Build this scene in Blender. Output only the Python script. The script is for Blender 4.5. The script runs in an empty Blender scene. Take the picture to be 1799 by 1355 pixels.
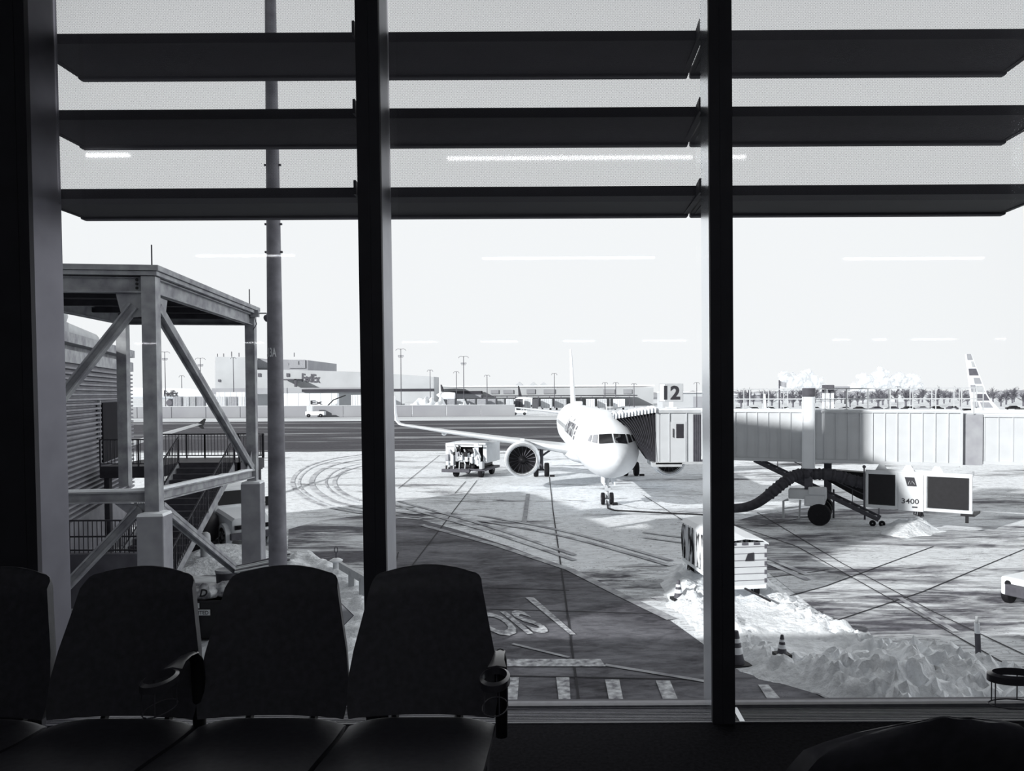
import bpy, bmesh, math, random
from mathutils import Vector, Matrix, noise
random.seed(7)
PI = math.pi
scn = bpy.context.scene
COL = scn.collection
R = math.radians

# ------------------------------------------------------------------ camera
F = 1350.0
CAMZ = 7.0
PITCH = R(1.3)
ROLL = R(-0.3)
PPX, PPY = 983.0, 690.0 + F * math.tan(PITCH)
CAM_M = Matrix.Rotation(PI / 2 - PITCH, 3, 'X') @ Matrix.Rotation(ROLL, 3, 'Z')
cd = bpy.data.cameras.new('camera')
cam = bpy.data.objects.new('camera', cd)
COL.objects.link(cam)
cam.location = (0, 0, CAMZ)
cam.rotation_euler = CAM_M.to_euler()
cd.sensor_fit = 'HORIZONTAL'
cd.sensor_width = 36.0
cd.lens = F / 1799.0 * 36.0
cd.shift_x = (899.5 - PPX) / 1799.0
cd.shift_y = (PPY - 677.5) / 1799.0
cd.clip_start = 0.05
cd.clip_end = 3000
scn.camera = cam

def ray(px, py):
    return CAM_M @ Vector(((px - PPX) / F, -(py - PPY) / F, -1.0))
def at(px, py, Y):
    d = ray(px, py)
    return Vector((0, 0, CAMZ)) + d * (Y / d.y)
def gnd(px, py, z=0.0):
    d = ray(px, py)
    return Vector((0, 0, CAMZ)) + d * ((z - CAMZ) / d.z)
def zat(py, Y, px=983): return at(px, py, Y).z
def xat(px, Y, py=700): return at(px, py, Y).x

# ------------------------------------------------------------------ materials
MATS = {}
def tint(v):
    k = max(0.0, 1 - v * 2.2)          # darks lean violet blue, lights lean cool
    return (v * (0.965 + .02 * k), v * (0.995 - .04 * k), v * (1.03 + .13 * k), 1)
def nt(name):
    m = bpy.data.materials.new(name)
    m.use_nodes = True
    n = m.node_tree.nodes
    n.clear()
    return m, n, m.node_tree.links
def mat(name, v, rough=0.7, noise_amt=0.12, nscale=3.0, metal=0.0, spec=0.3, stretch=(1, 1, 1), v2=None, ramp=(.3, .7)):
    """grey painted / mineral surface with a little procedural mottling"""
    if name in MATS: return MATS[name]
    m, n, l = nt(name)
    out = n.new('ShaderNodeOutputMaterial')
    b = n.new('ShaderNodeBsdfPrincipled')
    b.inputs['Roughness'].default_value = rough
    b.inputs['Metallic'].default_value = metal
    b.inputs['Specular IOR Level'].default_value = spec
    tc = n.new('ShaderNodeTexCoord')
    mp = n.new('ShaderNodeMapping'); mp.inputs['Scale'].default_value = stretch
    ns = n.new('ShaderNodeTexNoise'); ns.inputs['Scale'].default_value = nscale; ns.inputs['Detail'].default_value = 6
    cr = n.new('ShaderNodeValToRGB')
    cr.color_ramp.elements[0].position, cr.color_ramp.elements[1].position = ramp
    lo = v * (1 - noise_amt) if v2 is None else v2
    cr.color_ramp.elements[0].color = tint(lo)
    cr.color_ramp.elements[1].color = tint(min(1, v * (1 + noise_amt)))
    l.new(tc.outputs['Object'], mp.inputs['Vector']); l.new(mp.outputs['Vector'], ns.inputs['Vector'])
    l.new(ns.outputs['Fac'], cr.inputs['Fac']); l.new(cr.outputs['Color'], b.inputs['Base Color'])
    l.new(b.outputs['BSDF'], out.inputs['Surface'])
    MATS[name] = m
    return m

M_black = mat('black_leather', 0.055, 0.5, 0.2, 40, spec=0.35)
M_mull = mat('mullion_paint', 0.05, 0.6, 0.1, 6, spec=0.2)
M_mullside = mat('mullion_side_dim_tone', 0.30, 0.42, 0.12, 5, metal=1.0)  # dimmer copy of the side metal, shade put into its colour
M_mullside2 = mat('mullion_side_shade_tone', 0.13, 0.45, 0.12, 5, metal=1.0)  # darkest copy for the left mullions, shade painted in
M_ext = mat('terminal_outer_cladding', 0.05, 0.9, 0.1, 2, spec=0.1)
M_arm = mat('armrest_satin', 0.06, 0.28, 0.1, 8, spec=0.8)
M_mullbright = mat('mullion_side_lit_tone', 0.98, 0.22, 0.04, 5, metal=1.0)  # brightest copy of the side metal, light painted in
M_carpet = mat('dark_carpet', 0.02, 0.95, 0.4, 60, spec=0.05)
M_wall_in = mat('dark_interior_wall', 0.22, 0.9, 0.1, 2, spec=0.1)
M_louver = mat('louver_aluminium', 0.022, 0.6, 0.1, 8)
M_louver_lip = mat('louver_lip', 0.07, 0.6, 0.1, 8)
M_grille = mat('grille_metal', 0.22, 0.45, 0.15, 20, spec=0.4)
M_grille_dark = mat('grille_slot', 0.015, 0.8)
M_chrome = mat('chrome', 0.6, 0.25, 0.05, 5, metal=1.0)
M_pole = mat('pole_grey_paint', 0.19, 0.55, 0.3, 2.5, spec=0.3)
M_steel = mat('grey_steel_paint', 0.34, 0.6, 0.35, 2.5, spec=0.15)
M_steel_d = mat('dark_steel_paint', 0.05, 0.6, 0.3, 2.5)
M_roofdk = mat('roof_deck_dark', 0.045, 0.8, 0.3, 3)
M_conc = mat('concrete', 0.30, 0.9, 0.25, 1.5)
M_conc_d = mat('dark_concrete', 0.14, 0.9, 0.3, 1.2)
M_siding = mat('siding_metal', 0.22, 0.55, 0.25, 1.2)
M_door = mat('dark_door', 0.02, 0.8, spec=0.03)
M_snow_cap = mat('snow_cap', 0.9, 0.9, 0.05, 4)
M_white = mat('white_paint', 0.86, 0.4, 0.03, 2, spec=0.4)
M_white2 = mat('off_white_paint', 0.66, 0.5, 0.06, 2)
M_fuse = mat('fuselage_white', 0.9, 0.38, 0.02, 0.6, spec=0.4)
M_grey = mat('mid_grey', 0.35, 0.6, 0.12, 2)
M_grey2 = mat('light_grey', 0.5, 0.6, 0.10, 2)
M_dkgrey = mat('dark_grey', 0.09, 0.6, 0.2, 4)
M_blk = mat('black_paint', 0.012, 0.5, 0.2, 5)
M_rubber = mat('tyre_rubber', 0.012, 0.8, 0.3, 12, spec=0.2)
M_glassdk = mat('dark_glass', 0.01, 0.08, 0.1, 5, spec=0.6)
M_wing = mat('wing_metal', 0.62, 0.35, 0.06, 0.8, spec=0.5)
M_lip = mat('engine_lip_metal', 0.7, 0.25, 0.05, 2, metal=0.7)
M_fan = mat('fan_dark', 0.012, 0.5)
M_blade = mat('fan_blade_metal', 0.15, 0.35, 0.2, 3, spec=0.6)
M_bellows = mat('bellows_fabric', 0.022, 0.7, 0.4, 4)
M_tunnel = mat('tunnel_paint', 0.60, 0.55, 0.05, 1.2)
M_letter = mat('letter_grey', 0.035, 0.6)
M_letter2 = mat('letter_mid', 0.12, 0.6)
M_paint = mat('road_paint', 0.55, 0.9, 0.35, 6, v2=0.16)
M_track = mat('tyre_track_slush', 0.55, 0.9, 0.5, 0.9, v2=0.2)
M_line = mat('dark_joint', 0.03, 0.9)
M_linel = mat('pale_joint', 0.42, 0.9, 0.4, 2, v2=0.18)
M_tree = mat('bare_branch', 0.14, 0.9, 0.3, 3)
M_far1 = mat('far_wall_pale', 0.52, 0.9, 0.12, 0.06)
M_far2 = mat('far_wall_grey', 0.36, 0.9, 0.15, 0.06)
M_far3 = mat('far_dark', 0.05, 0.9, 0.2, 0.1)
M_steam = mat('steam_white', 0.93, 1.0, 0.08, 0.03)
M_lampwhite = mat('lamp_white', 0.75, 0.4)
M_bag = mat('bag_plastic', 0.45, 0.35, 0.4, 5, v2=0.12, spec=0.6)
M_curtain = mat('curtain_vinyl', 0.5, 0.4, 0.7, 2.2, stretch=(3, 3, 0.25), v2=0.012, ramp=(.46, .54))  # light and dark of the hanging folds put into stretched colour streaks
M_hose = mat('hose_fabric', 0.05, 0.7, 0.3, 4)
M_hose2 = mat('hose_fabric_light', 0.12, 0.7, 0.3, 4)

def emis(name, v, s):
    m, n, l = nt(name)
    out = n.new('ShaderNodeOutputMaterial'); e = n.new('ShaderNodeEmission')
    e.inputs['Color'].default_value = tint(v); e.inputs['Strength'].default_value = s
    l.new(e.outputs[0], out.inputs[0]); return m
M_lamp = emis('lamp_tube_glow', 1.0, 20.0)

def glass_mat():
    m, n, l = nt('window_glass')
    out = n.new('ShaderNodeOutputMaterial')
    tr = n.new('ShaderNodeBsdfTransparent'); tr.inputs['Color'].default_value = (0.97, 0.985, 0.99, 1)
    gl = n.new('ShaderNodeBsdfGlossy'); gl.inputs['Roughness'].default_value = 0.02
    fr = n.new('ShaderNodeFresnel'); fr.inputs['IOR'].default_value = 1.5
    mx = n.new('ShaderNodeMixShader')
    l.new(fr.outputs[0], mx.inputs[0]); l.new(tr.outputs[0], mx.inputs[1]); l.new(gl.outputs[0], mx.inputs[2])
    l.new(mx.outputs[0], out.inputs[0]); return m
M_glass = glass_mat()
def frit_mat():
    m, n, l = nt('frit_glass')
    out = n.new('ShaderNodeOutputMaterial')
    tc = n.new('ShaderNodeTexCoord'); sp = n.new('ShaderNodeSeparateXYZ')
    l.new(tc.outputs['Object'], sp.inputs[0])
    def s(sock):
        a = n.new('ShaderNodeMath'); a.operation = 'MULTIPLY'; a.inputs[1].default_value = 2 * PI / 0.0072
        b = n.new('ShaderNodeMath'); b.operation = 'SINE'
        l.new(sock, a.inputs[0]); l.new(a.outputs[0], b.inputs[0]); return b.outputs[0]
    p = n.new('ShaderNodeMath'); p.operation = 'MULTIPLY'
    l.new(s(sp.outputs['X']), p.inputs[0]); l.new(s(sp.outputs['Z']), p.inputs[1])
    g = n.new('ShaderNodeMath'); g.operation = 'GREATER_THAN'; g.inputs[1].default_value = 0.2
    l.new(p.outputs[0], g.inputs[0])
    tr = n.new('ShaderNodeBsdfTransparent'); tr.inputs['Color'].default_value = (0.93, 0.945, 0.95, 1)
    tl = n.new('ShaderNodeBsdfTranslucent'); tl.inputs['Color'].default_value = tint(0.10)
    df = n.new('ShaderNodeBsdfDiffuse'); df.inputs['Color'].default_value = tint(0.04)
    m1 = n.new('ShaderNodeMixShader'); m1.inputs[0].default_value = 0.25
    l.new(tl.outputs[0], m1.inputs[1]); l.new(df.outputs[0], m1.inputs[2])
    mx = n.new('ShaderNodeMixShader')
    l.new(g.outputs[0], mx.inputs[0]); l.new(tr.outputs[0], mx.inputs[1]); l.new(m1.outputs[0], mx.inputs[2])
    gl = n.new('ShaderNodeBsdfGlossy'); gl.inputs['Roughness'].default_value = 0.03
    fr = n.new('ShaderNodeFresnel'); fr.inputs['IOR'].default_value = 1.5
    m2 = n.new('ShaderNodeMixShader')
    l.new(fr.outputs[0], m2.inputs[0]); l.new(mx.outputs[0], m2.inputs[1]); l.new(gl.outputs[0], m2.inputs[2])
    l.new(m2.outputs[0], out.inputs[0]); return m
M_frit = frit_mat()

def ground_mat(name, dark, snow, cover, s1=(0.05, 0.22, 1), s2=(0.4, 1.6, 1), soft=0.08, rot=0.0, w2=0.5, lines=0.0):
    """asphalt or concrete under wind-streaked trodden snow"""
    m, n, l = nt(name)
    out = n.new('ShaderNodeOutputMaterial'); b = n.new('ShaderNodeBsdfPrincipled')
    b.inputs['Roughness'].default_value = 0.85; b.inputs['Specular IOR Level'].default_value = 0.2
    tc = n.new('ShaderNodeTexCoord')
    def nz(scale, detail, dist=0.0, sc=1.0):
        mp = n.new('ShaderNodeMapping'); mp.inputs['Scale'].default_value = scale
        mp.inputs['Rotation'].default_value = (0, 0, rot)
        t = n.new('ShaderNodeTexNoise'); t.inputs['Scale'].default_value = sc
        t.inputs['Detail'].default_value = detail; t.inputs['Distortion'].default_value = dist
        t.inputs['Roughness'].default_value = 0.62
        l.new(tc.outputs['Object'], mp.inputs[0]); l.new(mp.outputs[0], t.inputs['Vector']); return t.outputs['Fac']
    a = nz(s1, 8, 0.6); c = nz(s2, 8, 1.2)
    mx = n.new('ShaderNodeMath'); mx.operation = 'MULTIPLY_ADD'; mx.inputs[1].default_value = w2
    l.new(c, mx.inputs[0]); l.new(a, mx.inputs[2])
    cr = n.new('ShaderNodeValToRGB')
    mid = 0.5 + 0.5 * w2 + (0.5 - cover) * 0.42
    e = cr.color_ramp.elements
    e[0].position = max(0, (mid - soft) / 1.0 * 0.5 + 0.0); e[1].position = min(1, (mid + soft) * 0.5)
    half = n.new('ShaderNodeMath'); half.operation = 'MULTIPLY'; half.inputs[1].default_value = 0.5
    l.new(mx.outputs[0], half.inputs[0]); l.new(half.outputs[0], cr.inputs[0])
    e[0].color = (0, 0, 0, 1); e[1].color = (1, 1, 1, 1)
    fine = nz((2.2, 5, 1), 6, 0.5)
    dr = n.new('ShaderNodeValToRGB'); dr.color_ramp.elements[0].color = tint(dark * 0.6); dr.color_ramp.elements[1].color = tint(dark * 1.5)
    dr.color_ramp.elements[0].position = 0.35; dr.color_ramp.elements[1].position = 0.65
    l.new(fine, dr.inputs[0])
    sr = n.new('ShaderNodeValToRGB'); sr.color_ramp.elements[0].color = tint(snow * 0.82); sr.color_ramp.elements[1].color = tint(snow)
    sr.color_ramp.elements[0].position = 0.4; sr.color_ramp.elements[1].position = 0.55
    l.new(fine, sr.inputs[0])
    mc = n.new('ShaderNodeMixRGB'); l.new(cr.outputs[0], mc.inputs[0]); l.new(dr.outputs[0], mc.inputs[1]); l.new(sr.outputs[0], mc.inputs[2])
    col = mc.outputs[0]
    if lines:
        ln_ = nz((s2[0] * .8, s2[1] * .8, 1), 5, 0.8)
        def mth(op, a, v):
            q = n.new('ShaderNodeMath'); q.operation = op; l.new(a, q.inputs[0]); q.inputs[1].default_value = v; return q.outputs[0]
        f = mth('MULTIPLY', mth('LESS_THAN', mth('FRACT', mth('MULTIPLY', ln_, 9.0), 0), .10), lines)
        m2 = n.new('ShaderNodeMixRGB'); l.new(f, m2.inputs[0]); l.new(col, m2.inputs[1]); m2.inputs[2].default_value = tint(dark * .7); col = m2.outputs[0]
    l.new(col, b.inputs['Base Color']); l.new(b.outputs[0], out.inputs[0]); return m
M_apron = ground_mat('apron_snowy', 0.09, 0.92, 0.76, s1=(0.06, 0.20, 1), s2=(0.4, 1.4, 1), soft=0.07, lines=.6)
M_apron2 = ground_mat('apron_patchy', 0.10, 0.80, 0.55, s1=(0.10, 0.30, 1), rot=0.3, lines=.5)
M_taxi = ground_mat('taxiway', 0.055, 0.6, 0.20, s1=(0.01, 0.10, 1), s2=(0.06, 0.7, 1), lines=.3)
M_road = ground_mat('asphalt_road', 0.055, 0.30, 0.34, s1=(0.16, 0.35, 1), s2=(0.6, 1.4, 1), soft=0.2, rot=-0.5, lines=.25)
M_verge = ground_mat('snow_verge', 0.12, 0.75, 0.75, s1=(0.01, 0.2, 1), s2=(0.1, 1.0, 1))
M_inner = ground_mat('sheltered_paving', 0.10, 0.7, 0.55, s1=(0.2, 0.3, 1))
def snow_mat():
    m, n, l = nt('piled_snow')
    out = n.new('ShaderNodeOutputMaterial'); b = n.new('ShaderNodeBsdfPrincipled')
    b.inputs['Roughness'].default_value = 0.8; b.inputs['Specular IOR Level'].default_value = 0.2
    tc = n.new('ShaderNodeTexCoord'); t = n.new('ShaderNodeTexNoise'); t.inputs['Scale'].default_value = 2.5; t.inputs['Detail'].default_value = 8
    cr = n.new('ShaderNodeValToRGB'); cr.color_ramp.elements[0].color = tint(0.74); cr.color_ramp.elements[1].color = tint(0.92)
    cr.color_ramp.elements[0].position = 0.35; cr.color_ramp.elements[1].position = 0.6
    bp = n.new('ShaderNodeBump'); bp.inputs['Strength'].default_value = 0.9; bp.inputs['Distance'].default_value = 0.08
    t2 = n.new('ShaderNodeTexNoise'); t2.inputs['Scale'].default_value = 6; t2.inputs['Detail'].default_value = 6
    l.new(tc.outputs['Object'], t.inputs['Vector']); l.new(tc.outputs['Object'], t2.inputs['Vector'])
    l.new(t.outputs['Fac'], cr.inputs[0]); l.new(cr.outputs[0], b.inputs['Base Color'])
    l.new(t2.outputs['Fac'], bp.inputs['Height']); l.new(bp.outputs[0], b.inputs['Normal'])
    l.new(b.outputs[0], out.inputs[0]); return m
M_snow = snow_mat()

# ------------------------------------------------------------------ mesh builder
WORLD = {}
class MB:
    def __init__(s): s.v = []; s.f = []
    def add(s, vs, fs):
        o = len(s.v); s.v += [Vector(v) for v in vs]; s.f += [tuple(i + o for i in f) for f in fs]; return s
    def hexa(s, p):   # 8 points: bottom 4 ccw, top 4 ccw
        return s.add(p, [(3, 2, 1, 0), (4, 5, 6, 7), (0, 1, 5, 4), (1, 2, 6, 5), (2, 3, 7, 6), (3, 0, 4, 7)])
    def box(s, a, b):
        x0, y0, z0 = a; x1, y1, z1 = b
        return s.hexa([(x0, y0, z0), (x1, y0, z0), (x1, y1, z0), (x0, y1, z0), (x0, y0, z1), (x1, y0, z1), (x1, y1, z1), (x0, y1, z1)])
    def bevbox(s, a, b, r):
        """box with chamfered vertical and horizontal edges"""
        x0, y0, z0 = a; x1, y1, z1 = b
        bm = bmesh.new(); bmesh.ops.create_cube(bm, size=1)
        for v in bm.verts:
            v.co = Vector(((x0 + x1) / 2 + v.co.x * (x1 - x0), (y0 + y1) / 2 + v.co.y * (y1 - y0), (z0 + z1) / 2 + v.co.z * (z1 - z0)))
        bmesh.ops.bevel(bm, geom=bm.edges[:], offset=r, segments=2, affect='EDGES', profile=0.5)
        bm.verts.ensure_lookup_table(); bm.verts.index_update()
        s.add([v.co.copy() for v in bm.verts], [[v.index for v in f.verts] for f in bm.faces]); bm.free(); return s
    def bar(s, p, q, w, h, up=(0, 0, 1)):
        """rectangular bar from p to q; w sideways, h along up"""
        p = Vector(p); q = Vector(q); d = (q - p).normalized(); u = Vector(up)
        if abs(d.dot(u)) > 0.98: u = Vector((0, 1, 0))
        sd = d.cross(u).normalized(); u = sd.cross(d).normalized()
        a = sd * w / 2; b = u * h / 2
        return s.hexa([p - a - b, p + a - b, q + a - b, q - a - b, p - a + b, p + a + b, q + a + b, q - a + b])
    def ibeam(s, p, q, w, h, t=0.03, up=(0, 0, 1)):
        p = Vector(p); q = Vector(q); d = (q - p).normalized(); u = Vector(up)
        if abs(d.dot(u)) > 0.98: u = Vector((0, 1, 0))
        sd = d.cross(u).normalized(); u = sd.cross(d).normalized()
        s.bar(p, q, t, h, u); o = u * (h / 2 - t / 2)
        s.bar(p + o, q + o, w, t, u); s.bar(p - o, q - o, w, t, u); return s
    def tube(s, path, r, n=8, cap=True):
        pts = [Vector(p) for p in path]; m = len(pts)
        rr = r if isinstance(r, (list, tuple)) else [r] * m
        rings = []; prev = None
        for i, p in enumerate(pts):
            d = (pts[min(i + 1, m - 1)] - pts[max(i - 1, 0)]).normalized()
            if prev is None:
                u = Vector((0, 0, 1)) if abs(d.z) < 0.9 else Vector((1, 0, 0))
            else: u = prev
            sd = d.cross(u).normalized(); u = sd.cross(d).normalized(); prev = u
            rings.append([p + (sd * math.cos(2 * PI * k / n) + u * math.sin(2 * PI * k / n)) * rr[i] for k in range(n)])
        vs = [v for rg in rings for v in rg]; fs = []
        for i in range(m - 1):
            for k in range(n):
                fs.append((i * n + k, i * n + (k + 1) % n, (i + 1) * n + (k + 1) % n, (i + 1) * n + k))
        if cap: fs += [tuple(range(n - 1, -1, -1)), tuple((m - 1) * n + k for k in range(n))]
        return s.add(vs, fs)
    def cyl(s, p, q, r, n=12, r2=None): return s.tube([p, q], [r, r if r2 is None else r2], n)
    def lathe(s, prof, c, axis='Z', n=20, cap=True):
        """prof = [(radius, along)], about the axis through c"""
        vs = []; fs = []; c = Vector(c)
        for (r, h) in prof:
            for k in range(n):
                a = 2 * PI * k / n; x, y = r * math.cos(a), r * math.sin(a)
                vs.append(c + (Vector((x, y, h)) if axis == 'Z' else Vector((x, h, y)) if axis == 'Y' else Vector((h, x, y))))
        for i in range(len(prof) - 1):
            for k in range(n): fs.append((i * n + k, i * n + (k + 1) % n, (i + 1) * n + (k + 1) % n, (i + 1) * n + k))
        if cap and prof[0][0] > 1e-4: fs.append(tuple(range(n)))
        if cap and prof[-1][0] > 1e-4: fs.append(tuple((len(prof) - 1) * n + k for k in range(n)))
        return s.add(vs, fs)
    def loft(s, rings, closed=True, cap=True):
        n = len(rings[0]); vs = [v for r_ in rings for v in r_]; fs = []
        for i in range(len(rings) - 1):
            for k in range(n if closed else n - 1):
                fs.append((i * n + k, i * n + (k + 1) % n, (i + 1) * n + (k + 1) % n, (i + 1) * n + k))
        if cap and closed: fs += [tuple(range(n)), tuple((len(rings) - 1) * n + k for k in range(n))]
        return s.add(vs, fs)
    def poly(s, pts): return s.add(pts, [tuple(range(len(pts)))])
    def prism(s, pts, vec):
        v = Vector(vec); n = len(pts); P = [Vector(p) for p in pts]
        return s.add(P + [p + v for p in P], [tuple(range(n)), tuple(range(2 * n - 1, n - 1, -1))] + [(i, (i + 1) % n, n + (i + 1) % n, n + i) for i in range(n)])
    def ball(s, c, r, n=10, m=7, sc=(1, 1, 1)):
        prof = [(max(1e-5, math.sin(PI * i / m)) , -math.cos(PI * i / m)) for i in range(m + 1)]
        vs = []; fs = []; c = Vector(c)
        for (q, h) in prof:
            for k in range(n):
                a = 2 * PI * k / n; vs.append(c + Vector((q * math.cos(a) * sc[0], q * math.sin(a) * sc[1], h * sc[2])) * r)
        for i in range(m):
            for k in range(n): fs.append((i * n + k, i * n + (k + 1) % n, (i + 1) * n + (k + 1) % n, (i + 1) * n + k))
        return s.add(vs, fs)
    def tex(s, verts, faces): return s.add(verts, faces)
    def build(s, name, m, parent=None, world=False, smooth=False, merge=True, loc=None):
        me = bpy.data.meshes.new(name)
        vs = s.v
        W = Matrix.Identity(4)
        if parent is not None: W = WORLD[parent.name]
        if world and parent is not None:
            inv = W.inverted(); vs = [inv @ v for v in vs]
        off = Vector((0, 0, 0))
        if parent is None and loc is not None:
            off = Vector(loc); vs = [v - off for v in vs]
        me.from_pydata([tuple(v) for v in vs], [], s.f)
        bm = bmesh.new(); bm.from_mesh(me)
        if merge: bmesh.ops.remove_doubles(bm, verts=bm.verts, dist=1e-5)
        bmesh.ops.recalc_face_normals(bm, faces=bm.faces)
        bm.to_mesh(me); bm.free()
        me.materials.append(m)
        if smooth:
            me.polygons.foreach_set('use_smooth', [True] * len(me.polygons))
            try: me.set_sharp_from_angle(angle=R(40))
            except Exception: pass
        o = bpy.data.objects.new(name, me); COL.objects.link(o)
        if parent is not None: o.parent = parent
        else: o.location = off
        WORLD[o.name] = W if parent is not None else Matrix.Translation(off)
        return o

def tag(o, label=None, cat=None, group=None, kind=None):
    if label: o['label'] = label
    if cat: o['category'] = cat
    if group: o['group'] = group
    if kind: o['kind'] = kind
    return o
def thing(name, label, cat, loc=(0, 0, 0), rz=0.0, group=None, kind=None):
    o = bpy.data.objects.new(name, None); COL.objects.link(o)
    o.empty_display_size = 0.2
    o.location = loc; o.rotation_euler = (0, 0, rz)
    WORLD[o.name] = Matrix.Translation(Vector(loc)) @ Matrix.Rotation(rz, 4, 'Z')
    return tag(o, label, cat, group, kind)
def copy_tree(o, loc=None, rz=None, label=None, group=None, parent=None, scale=None):
    c = o.copy(); COL.objects.link(c)
    if parent is not None: c.parent = parent
    if loc is not None: c.location = loc
    if rz is not None: c.rotation_euler = (0, 0, rz)
    if scale is not None: c.scale = scale
    if label: c['label'] = label
    if group: c['group'] = group
    for ch in list(o.children): copy_tree(ch, parent=c)
    return c
def struct(o):
    o['kind'] = 'structure'; return o

_tc = {}
def text_geo(txt, shear=0.0, offset=0.0):
    key = (txt, shear, offset)
    if key in _tc: return _tc[key]
    cu = bpy.data.curves.new('lettering', 'FONT'); cu.body = txt; cu.shear = shear; cu.offset = offset; cu.resolution_u = 3
    ob = bpy.data.objects.new('lettering', cu); COL.objects.link(ob)
    dg = bpy.context.evaluated_depsgraph_get()
    me = bpy.data.meshes.new_from_object(ob.evaluated_get(dg))
    bm = bmesh.new(); bm.from_mesh(me)
    bmesh.ops.triangulate(bm, faces=bm.faces)
    bm.verts.index_update()
    vs = [v.co.copy() for v in bm.verts]; fs = [[v.index for v in f.verts] for f in bm.faces]
    bm.free(); bpy.data.objects.remove(ob); bpy.data.curves.remove(cu); bpy.data.meshes.remove(me)
    x0 = min(v.x for v in vs); x1 = max(v.x for v in vs); y0 = min(v.y for v in vs); y1 = max(v.y for v in vs)
    uv = [((v.x - x0) / (x1 - x0), (v.y - y0) / (y1 - y0)) for v in vs]
    _tc[key] = (uv, fs); return _tc[key]
def text_part(name, txt, fn, m, parent=None, world=False, shear=0.0, offset=0.0, loc=None):
    uv, fs = text_geo(txt, shear, offset)
    b = MB(); b.add([fn(u, v) for u, v in uv], fs)
    return b.build(name, m, parent, world, loc=loc)

# ================================================================== INTERIOR
FLOORZ = 5.45; CEIL = 9.2
YF, YB, YG = 3.55, 3.79, 3.77
BAY = 1.617
MX = {k: -0.865 + BAY * k for k in range(-2, 4)}      # mullion centre lines
def lean(z): return -0.005 * (z - 7.0)
struct(MB().box((-24, -27, FLOORZ - 0.3), (24, 3.56, FLOORZ)).build('floor', M_carpet))
struct(MB().box((-24, -27, CEIL), (24, 3.9, CEIL + 0.15)).build('ceiling', M_wall_in))
struct(MB().box((-24.2, -27, FLOORZ), (-24, 3.9, CEIL)).build('wall_left', M_wall_in))
struct(MB().box((24, -27, FLOORZ), (24.2, 3.9, CEIL)).build('wall_right', M_wall_in))
struct(MB().box((-24.2, -27.2, FLOORZ), (24.2, -27, CEIL)).build('wall_back', M_wall_in))
w = MB(); w.box((-24, 3.55, FLOORZ), (MX[-2] - 0.05, 3.9, CEIL)); w.box((MX[3] + 0.05, 3.55, FLOORZ), (24, 3.9, CEIL))
struct(w.build('wall_front', M_wall_in))
struct(MB().box((-24, 3.57, FLOORZ - 0.6), (24, 3.9, FLOORZ - 0.02)).build('trim_slab_edge', M_dkgrey))
# terminal mass that throws the long shadow over the near apron
struct(MB().box((-23.5, -30, CEIL + 0.16), (60, 4.0, 10.25)).build('wall_terminal_upper', M_ext))
# unseen stepped screen, added and shaped to shadow the canopy, apron and tunnel
prof = [(-85, 0), (-85, 14), (-46, 14), (-46, 20.5), (-36, 20.5), (-36, 27.9), (-28.9, 26.1), (-28.9, 29.5), (-27.2, 29.5), (-27.2, 25.0), (-25.1, 23.9), (-24.0, 22), (-24.0, 0)]
struct(MB().prism([(x, 2.8, z) for x, z in prof], (0, 1.2, 0)).build('wall_shadow_screen', M_ext))
struct(MB().box((-27, -30, 0), (60, 3.5, FLOORZ - 0.62)).build('wall_terminal_base', M_ext))

for i, k in enumerate(sorted(MX)):
    X = MX[k]; t = thing('trim_%d' % (i + 1), None, None, (0, 0, 0)); struct(t)
    a, b = 0.0525, 0.0525
    def P(x, y, z):
        if k == -1 and x < 0: x -= 0.12
        return P_(x, y, z)
    def P_(x, y, z): return (X + x + lean(z), y, z)
    z0, z1 = FLOORZ, CEIL
    m = MB().hexa([P(-a, YF, z0), P(a, YF, z0), P(a, YF + 0.03, z0), P(-a, YF + 0.03, z0), P(-a, YF, z1), P(a, YF, z1), P(a, YF + 0.03, z1), P(-a, YF + 0.03, z1)])
    m.hexa([P(-0.005, YF - 0.004, z0), P(0.005, YF - 0.004, z0), P(0.005, YF, z0), P(-0.005, YF, z0), P(-0.005, YF - 0.004, z1), P(0.005, YF - 0.004, z1), P(0.005, YF, z1), P(-0.005, YF, z1)])
    m.build('mullion_face', M_mull, t)
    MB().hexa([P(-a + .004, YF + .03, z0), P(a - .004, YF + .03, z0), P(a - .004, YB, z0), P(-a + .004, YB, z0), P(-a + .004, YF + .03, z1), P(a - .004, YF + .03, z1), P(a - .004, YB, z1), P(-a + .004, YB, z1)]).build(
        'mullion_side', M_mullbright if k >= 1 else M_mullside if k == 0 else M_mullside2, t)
ks = sorted(MX)
ZFRIT = 7.93
for i in range(len(ks) - 1):
    a = MX[ks[i]] + 0.045; b = MX[ks[i + 1]] - 0.045
    t = thing('window_%d' % (i + 1), None, None); struct(t)
    MB().poly([(a, YG, FLOORZ), (b, YG, FLOORZ), (b, YG, ZFRIT), (a, YG, ZFRIT)]).build('clear_pane', M_glass, t)
    MB().poly([(a, YG, ZFRIT), (b, YG, ZFRIT), (b, YG, CEIL), (a, YG, CEIL)]).build('dotted_pane', M_frit, t)
    MB().box((a - 0.05, YG - 0.03, FLOORZ), (b + 0.05, YG + 0.03, FLOORZ + 0.012)).build('glazing_bead', M_grille, t)

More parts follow.
